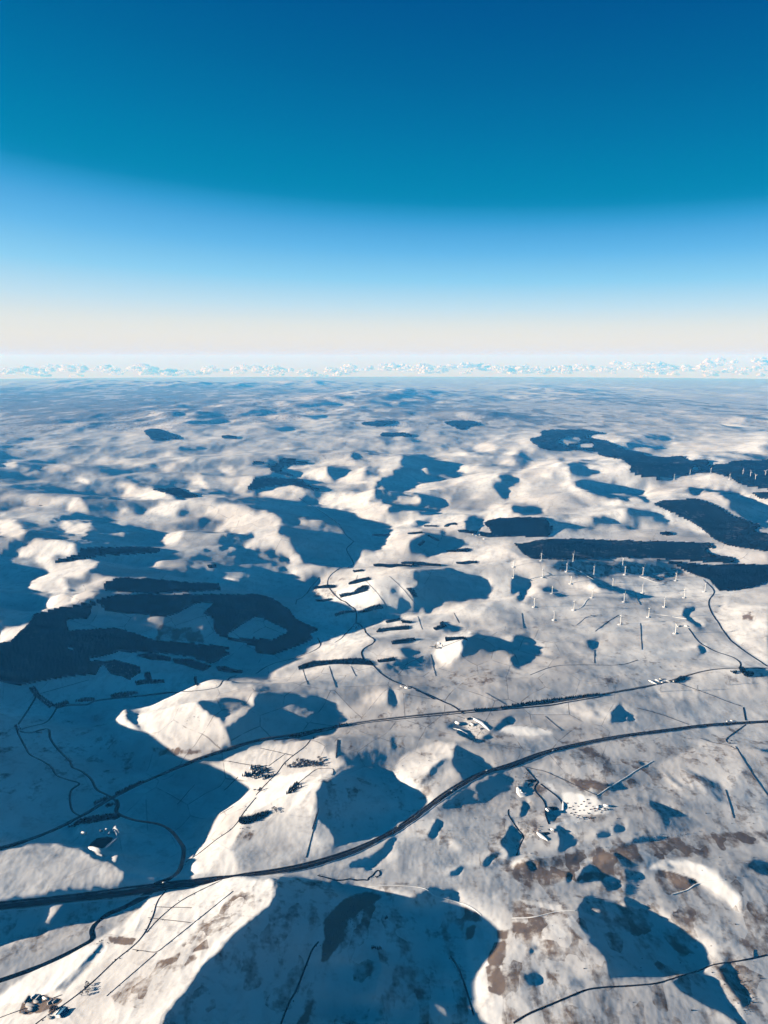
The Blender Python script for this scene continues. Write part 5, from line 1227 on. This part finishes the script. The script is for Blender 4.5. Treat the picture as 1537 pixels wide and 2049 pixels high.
BUILDINGS = [
 ('R',297,520,345,440,9,5,'slate','stone','barn','long narrow barn on the left side of the farmstead',G1,0),('R',375,470,428,418,9,5,'snow','stone','barn','barn with a pale roof at the top of the farmstead',G1,0),
 ('R',418,510,480,432,12,6,'grey','dark','barn','largest slanting barn in the middle of the farmstead',G1,0),('R',408,508,488,510,9,5,'grey','stone','barn','crosswise barn at the foot of the largest slanting barn',G1,0),
 ('R',510,463,582,474,6,4,'snow','white','shed','narrow bright shed lying crosswise in the farm yard',G1,0),('R',566,535,624,482,8,5,'grey','stone','barn','left one of two parallel barns on the right of the yard',G1,0),
 ('R',626,525,680,476,8,5,'grey','stone','barn','right one of two parallel barns nearest the lane',G1,0),('R',318,560,465,552,13,6,'grey','stone','barn','long grey roofed barn at the front of the farmstead',G1,0),
 ('R',350,598,412,602,16,6,'grey','dark','barn','broad square barn below the long grey barn',G1,0),('R',255,640,330,632,8,4,'slate','stone','farmhouse','farmhouse at the front corner of the farmstead',G1,1),
 ('R',705,690,790,600,26,7,'blue','white','shed','big modern shed with a blue roof beside the lane',G1,0),('R',660,665,710,606,7,5,'snow','white','shed','narrow white lean building against the blue roofed shed',G1,0),
 ('R',560,692,640,698,9,4,'grey','stone','shed','low shed at the bottom frame edge',G1,0),
 ('X',382,372,440,380,9,5,'snow','stone','farmhouse','pale roofed farmhouse at the back of the ridge farm',G2,1),('X',402,422,440,428,9,5,'snow','white','barn','bright barn in the dark trees of the ridge farm',G2,0),
 ('X',470,420,512,424,9,5,'grey','white','barn','barn right of the bright one in the ridge farm',G2,0),('X',560,392,612,372,10,5,'grey','stone','barn','barn at the right side of the ridge farm',G2,0),
 ('X',430,652,462,640,8,4.5,'grey','stone','cottage','left cottage beside the ridge lane below the farm',None,1),('X',482,656,512,648,8,4.5,'slate','stone','cottage','right cottage touching the ridge lane below the farm',None,1),
 ('Z',72,1466,84,1467,10,5,'grey','white','farmhouse','farmhouse in the shade beside the stream at far left',None,1),('Z',73,1475,79,1474,9,5,'snow','white','barn','small barn below the shaded farmhouse at far left',None,0),
 ('Q',490,522,560,536,14,7,'snow','white','shed','bright shed on the left of the gravel pit',G4,0),('Q',770,488,806,494,10,6,'grey','white','shed','grey shed above the gravel pit water',G4,0),('Q',858,470,892,476,10,8,'snow','white','shed','white shed right of the grey one above the pit water',G4,0),('Q',906,540,930,500,8,5,'snow','stone','shed','small shed beside the bright pit rim',G4,0),
 ('S',206,292,258,326,18,8,'snow','white','warehouse','big white warehouse on the left of the railway works',G5,0),('S',392,324,446,336,16,7,'snow','white','warehouse','white warehouse in the centre of the railway works',G5,0),('S',340,262,392,238,12,6,'slate','stone','shed','dark shed at the top of the railway works',G5,0),('S',505,372,545,378,10,5,'slate','stone','shed','low dark shed at the right of the railway works',G5,0),
 ('Y',105,246,215,302,9,4,'snow','white','shed','long white shed left of the railway crossing',G3,0),('Y',188,243,238,268,9,5,'snow','stone','house','house behind the long white shed',G3,1),('Y',238,230,272,240,8,5,'slate','white','house','upper house of the railway crossing hamlet',G3,1),
 ('Y',258,276,302,270,9,5,'snow','white','house','middle house of the railway crossing hamlet',G3,1),('Y',322,258,372,272,9,5,'grey','white','house','house close above the railway line',G3,1),('Y',400,266,452,254,8,5,'snow','white','house','house right of the others beside the railway',G3,1),('Y',460,240,502,234,8,5,'slate','stone','house','last house against the dark clump of trees',G3,1),
 ('Y',1058,1000,1090,1003,8,6,'slate','dark','hut','lone black hut on snow at the right with a long shadow',None,0),('Y',1084,969,1104,971,5,4,'slate','dark','hut','smaller black hut just behind the lone hut',None,0),
 ('Y',1036,740,1070,738,6,3,'snow','white','shed','left white cabin beside the motorway at right',None,0),('Y',1090,730,1110,740,6,3,'snow','white','shed','right white cabin beside the motorway at right',None,0),
 ('I',868,72,890,77,9,5,'grey','stone','farmhouse','farmhouse where the valley lane crosses the burn',None,1),('I',896,80,916,85,9,5,'snow','white','barn','white barn beside the farmhouse at the burn',None,0),('I',905,69,919,74,8,4,'slate','stone','barn','small dark barn behind the farmhouse at the burn',None,0),
 ('F',1045,886,1075,885,9,5,'slate','stone','farmhouse','dark farmhouse at the end of the second ridge',None,1),('F',1086,890,1114,893,10,5,'grey','stone','barn','grey barn right of the second ridge farmhouse',None,0),('F',1094,863,1106,868,8,4,'snow','white','barn','little white barn above the second ridge farmhouse',None,0),
 ('F',1300,208,1313,209,9,5,'snow','white','house','leftmost house of the hamlet',G6,1),('F',1320,215,1336,216,9,5,'grey','white','house','second house of the hamlet from the left',G6,1),('F',1341,209,1353,210,9,5,'snow','white','house','house at the back of the hamlet',G6,1),('F',1365,236,1380,238,10,5,'snow','white','house','white house set forward below the hamlet',G6,1),
 ('F',1386,212,1400,213,9,5,'grey','stone','house','house in the middle of the hamlet',G6,1),('F',1412,222,1428,223,9,5,'slate','stone','house','dark roofed house right of the hamlet middle',G6,1),('F',1440,216,1455,217,9,5,'snow','white','house','house near the right end of the hamlet',G6,1),('F',1470,219,1486,220,9,5,'grey','white','house','last house of the hamlet on the right',G6,1),
 ('U',455,1162,492,1150,10,5,'grey','white','control_building','grey control building beside the nearest turbine',None,0),('U',540,1150,576,1161,9,4,'snow','white','control_building','low white building in the turbine compound',None,0),
 ('W',530,642,566,672,9,5,'snow','white','shed','white shed at the forked track in the works',None,0),('W',1180,622,1232,606,10,4,'snow','white','shed','pale shed at the far end of the works yard',None,0),('W',1268,590,1352,604,12,4,'snow','white','shed','long white shed at the right tip of the works yard',None,0),('W',590,895,640,915,9,5,'snow','white','shed','white shed in the lower works hollow',None,0),
 ('A',300,656,324,657,14,7,'slate','dark','hut','tiny dark building on a sunlit hill far left',None,0),
]
for b in BUILDINGS: building(*b)
M_CONT = [plain('container_'+n, c, .6, .15, .3) for n, c in (('grey', (.12, .13, .15)), ('rust', (.14, .07, .05)), ('dark', (.04, .045, .05)))]
CONT = []
for m in M_CONT:
    co = []; f = []; box(co, f, -4, 4, -1.3, 1.3, -.6, 2.7); body = np_mesh('storage_container', co, f, m)
    dc = []; df = []; box(dc, df, 4.003, 4.1, -1.1, 1.1, -.2, 2.5); CONT.append((body, np_mesh('door', dc, df, M_DOOR)))
for (x, y) in ((870,600),(880,640),(905,680),(960,655),(1010,540),(1060,515),(1130,600),(1150,630),(1160,660),(1195,640),(1245,660),(1280,630),(1290,650),(920,745),(960,760),(1000,745),(1050,740),(1075,755),(1100,750),(980,575),(800,560),(830,620),(850,690),(900,560),(940,600),(1080,560),(1100,640),(1040,600),(1010,650),(1070,690),(1210,590),(1230,680),(1320,640),(780,600),(890,710),(940,720),(1130,745),(1020,765),(440,890),(455,860),(430,915),(560,900),(640,930)):
    p = pts('W', f'{x},{y}')[0]; X, Y, Z = ground_at([p[0]], [p[1]]); k = int(rng.integers(3))
    o = link('storage_container', CONT[k][0]); link('door', CONT[k][1], o); o.location = (float(X[0]), float(Y[0]), float(Z[0])); o.rotation_euler = (0, 0, float(rng.choice([.3, 1.9, .35, 2.0]))); s_ = float(rng.uniform(.8, 1.4)); o.scale = (s_, s_, s_)
    tag(o, 'dark container standing in the snowy works yard', 'container', 'containers in the works yard')

# ------------------------------------------------------------------ pylons and vehicles
M_STEEL = plain('galvanised_steel', (.20, .21, .23), .6, .1)
def bar(co, f, a, b, r):
    a = np.array(a, float); b = np.array(b, float); d = b-a; d /= np.linalg.norm(d); u = np.cross(d, (0, 0, 1) if abs(d[2]) < .9 else (1, 0, 0)); u /= np.linalg.norm(u); w = np.cross(d, u); k = len(co)
    for q in (a, b):
        for s, t in ((1, 1), (-1, 1), (-1, -1), (1, -1)): co.append(tuple(q+r*(s*u+t*w)))
    f += [(k+i, k+(i+1)%4, k+4+(i+1)%4, k+4+i) for i in range(4)]
def pylon_parts():
    co = []; f = []; lv = ((0, 4.0), (9, 2.9), (18, 1.7), (26, 1.1), (36, .7), (41, .15))
    for (z0, r0), (z1, r1) in zip(lv[:-1], lv[1:]):
        c0 = [(r0, r0), (-r0, r0), (-r0, -r0), (r0, -r0)]; c1 = [(r1, r1), (-r1, r1), (-r1, -r1), (r1, -r1)]
        for i in range(4):
            j = (i+1) % 4; bar(co, f, (*c0[i], z0), (*c1[i], z1), .28); bar(co, f, (*c0[i], z0), (*c1[j], z1), .16); bar(co, f, (*c0[j], z0), (*c1[i], z1), .16)
    ac = []; af = []
    for z, l in ((27, 6.5), (32, 8), (37, 5.5)):
        for s in (-1, 1): bar(ac, af, (0, 0, z+1.6), (s*l, 0, z), .22); bar(ac, af, (0, .8, z), (s*l, 0, z), .22); bar(ac, af, (s*l, 0, z), (s*l, 0, z-2.2), .18)
    return np_mesh('pylon', co, f, M_STEEL), np_mesh('cross_arms', ac, af, M_STEEL)
PY = pylon_parts()
for u, v, lab in ((1322, 1384.5, 'below the railway hamlet'), (1395.3, 1382, 'beside the long diagonal wall'), (1459.8, 1370.5, 'on the bright rise under the railway wood')):
    X, Y, Z = ground_at([u], [v]); o = link('pylon', PY[0]); link('cross_arms', PY[1], o); o.location = (float(X[0]), float(Y[0]), float(Z[0])); o.rotation_euler = (0, 0, .5)
    tag(o, 'thin steel electricity pylon '+lab, 'pylon', 'pylons crossing the moor')
M_LORRY = plain('lorry_white', (.75, .75, .74), .5, .05); M_CAB = plain('lorry_cab', (.30, .30, .34), .5, .1); M_TYRE = plain('tyre', (.02, .02, .02), .9, .1)
def lorry_parts():
    co = []; f = []; box(co, f, -8, 5.6, -1.3, 1.3, 1.1, 4.1); tr = np_mesh('lorry', co, f, M_LORRY)
    co = []; f = []; box(co, f, 5.9, 8.4, -1.25, 1.25, .8, 3.7); co[5] = (7.9, -1.25, 3.7); co[6] = (7.9, 1.25, 3.7); cb = np_mesh('cab', co, f, M_CAB)
    n = 10; co = []; 
    for y in (-.2, .2): co += [(.5*math.cos(2*math.pi*i/n), y, .5*math.sin(2*math.pi*i/n)) for i in range(n)]
    wf = [(i, (i+1)%n, n+(i+1)%n) for i in range(n)]+[(i, n+(i+1)%n, n+i) for i in range(n)]+[(0, i, i+1) for i in range(1, n-1)]+[(n, n+i+1, n+i) for i in range(1, n-1)]
    return tr, cb, np_mesh('wheel', co, wf, M_TYRE)
LP = lorry_parts()
MX, MY = densify(ground_line(*ROADS_MOTORWAY), 9.0)
MU, MV = project(MX, MY, height(MX, MY))
for u, side, lab in ((801, -7.5, 'in the bend of the motorway beside the blue hollow'), (903, 8, 'on the rising middle stretch of the motorway'), (977, -7.5, 'where the motorway straightens past the works road'), (1105, 8, 'on the right half of the motorway'), (330, -7.5, 'near the river bridge')):
    i = int(np.clip(np.argmin(np.abs(MU-u)), 1, len(MX)-2)); tx, ty = MX[i+1]-MX[i-1], MY[i+1]-MY[i-1]; l = math.hypot(tx, ty)
    x, y = MX[i]+side*ty/l, MY[i]-side*tx/l
    o = link('lorry', LP[0]); link('cab', LP[1], o)
    for wx in (-6, -4.7, 4.6, 7):
        for wy in (-1.05, 1.05): q = link('wheel', LP[2], o); q.location = (wx, wy, .5)
    o.location = (x, y, float(height(x, y))+2.0+y/9000); o.rotation_euler = (0, 0, math.atan2(ty, tx)+(math.pi if side > 0 else 0))
    tag(o, 'white articulated lorry '+lab, 'lorry', 'lorries on the motorway')

# ------------------------------------------------------------------ clouds beyond the haze
def cloud_mat():
    m, nt, b = new_mat('cloud_warm_tint'); b.inputs['Base Color'].default_value = (.95, .88, .82, 1); b.inputs['Roughness'].default_value = 1.0  # warm light put into the colour, offsets the blue sky light on shaded sides
    b.inputs['Specular IOR Level'].default_value = 0
    t = nt.nodes.new('ShaderNodeBsdfTranslucent'); t.inputs['Color'].default_value = (.95, .88, .82, 1); mx = nt.nodes.new('ShaderNodeMixShader'); mx.inputs['Fac'].default_value = .5
    o = nt.nodes['Material Output']; nt.links.new(b.outputs[0], mx.inputs[1]); nt.links.new(t.outputs[0], mx.inputs[2]); tr = nt.nodes.new('ShaderNodeBsdfTransparent'); m2 = nt.nodes.new('ShaderNodeMixShader'); m2.inputs['Fac'].default_value = .62
    nt.links.new(mx.outputs[0], m2.inputs[1]); nt.links.new(tr.outputs[0], m2.inputs[2]); nt.links.new(m2.outputs[0], o.inputs['Surface'])
    return m
M_CLOUD = cloud_mat()
def ico():
    t = (1+5**.5)/2; v = [(-1,t,0),(1,t,0),(-1,-t,0),(1,-t,0),(0,-1,t),(0,1,t),(0,-1,-t),(0,1,-t),(t,0,-1),(t,0,1),(-t,0,-1),(-t,0,1)]
    f = [(0,11,5),(0,5,1),(0,1,7),(0,7,10),(0,10,11),(1,5,9),(5,11,4),(11,10,2),(10,7,6),(7,1,8),(3,9,4),(3,4,2),(3,2,6),(3,6,8),(3,8,9),(4,9,5),(2,4,11),(6,2,10),(8,6,7),(9,8,1)]
    v = [np.array(q)/np.linalg.norm(q) for q in v]; c = {}; nf = []
    def mid(a, b):
        k = (min(a, b), max(a, b))
        if k not in c: q = v[a]+v[b]; v.append(q/np.linalg.norm(q)); c[k] = len(v)-1
        return c[k]
    for a, b, d in f: x, y, z = mid(a, b), mid(b, d), mid(d, a); nf += [(a, x, z), (b, y, x), (d, z, y), (x, y, z)]
    return np.array(v), np.array(nf)
IV, IF = ico()
crng = np.random.default_rng(23)
def cloud(u0, u1, vt, vb, label):
    """a field of separate cumulus heaps in several ranks between two photo columns, tops near row vt"""
    co, f = [], []
    for c in range(max(5, int((u1-u0)/5.0))):
        Y0 = crng.uniform(177000, 235000); u = crng.uniform(u0, u1); back = (Y0-177000)/58000
        top = vt+(vb-vt)*(1-back)*crng.uniform(.25, .75)+crng.uniform(0, 5); wpx = crng.uniform(7, 24); hpx = crng.uniform(5, 11)*(.75+.5*back)
        cyv = -(top-1024.5)/FPX; dY = CP+cyv*SP; dZ = -SP+cyv*CP; k = Y0/dY/FPX
        cx = (u-768.5)*k; zt = H+dZ*k*FPX; w = wpx*k; h = hpx*k
        for p in range(int(6+wpx*.5)):
            a = crng.uniform(-1, 1); env = (1-a*a)**.5; r = h*crng.uniform(.20, .42)
            z = zt-h+r*.6+crng.uniform(0, 1)**1.2*max(h*env-1.4*r, 0)
            q = IV*np.array([r*crng.uniform(1.1, 1.7), r*1.2, r*crng.uniform(.7, 1.0)]); q = q*(1+.12*np.sin(IV[:,[0]]*5+p)*np.cos(IV[:,[2]]*4+c))
            f.append(IF+len(IV)*len(co)); co.append(q+np.array([cx+a*w*.5, Y0+crng.uniform(-1, 1)*w*.5, z]))
    o = link('cumulus_cloud', np_mesh('cumulus_cloud', np.vstack(co), np.vstack(f), M_CLOUD, True))
    tag(o, label, 'cloud', 'clouds along the horizon', 'stuff')
CLOUDS = [(-60,95,729,752,'low cream cloud bank at the left frame edge'),(90,300,724,750,'long heaped cloud bank above the left hills'),(290,420,733,752,'thin cloud line left of centre'),
          (415,560,727,750,'heaped cloud bank above the dark left hills'),(550,700,731,752,'low broken clouds left of the central white ridge'),(690,860,722,750,'heaped cloud bank over the central white ridge'),
          (850,1010,721,752,'tall puffy cloud bank right of the central ridge'),(1000,1150,726,755,'lower cloud bank between two taller ones'),(1140,1330,719,757,'tall cloud bank over the right plain'),
          (1320,1420,724,760,'broken clouds left of the largest bank'),(1405,1600,710,765,'largest cloud bank at the right frame edge')]
for u0, u1, vt, vb, lab in CLOUDS: cloud(u0-8, u1+8, vt, vb, lab)
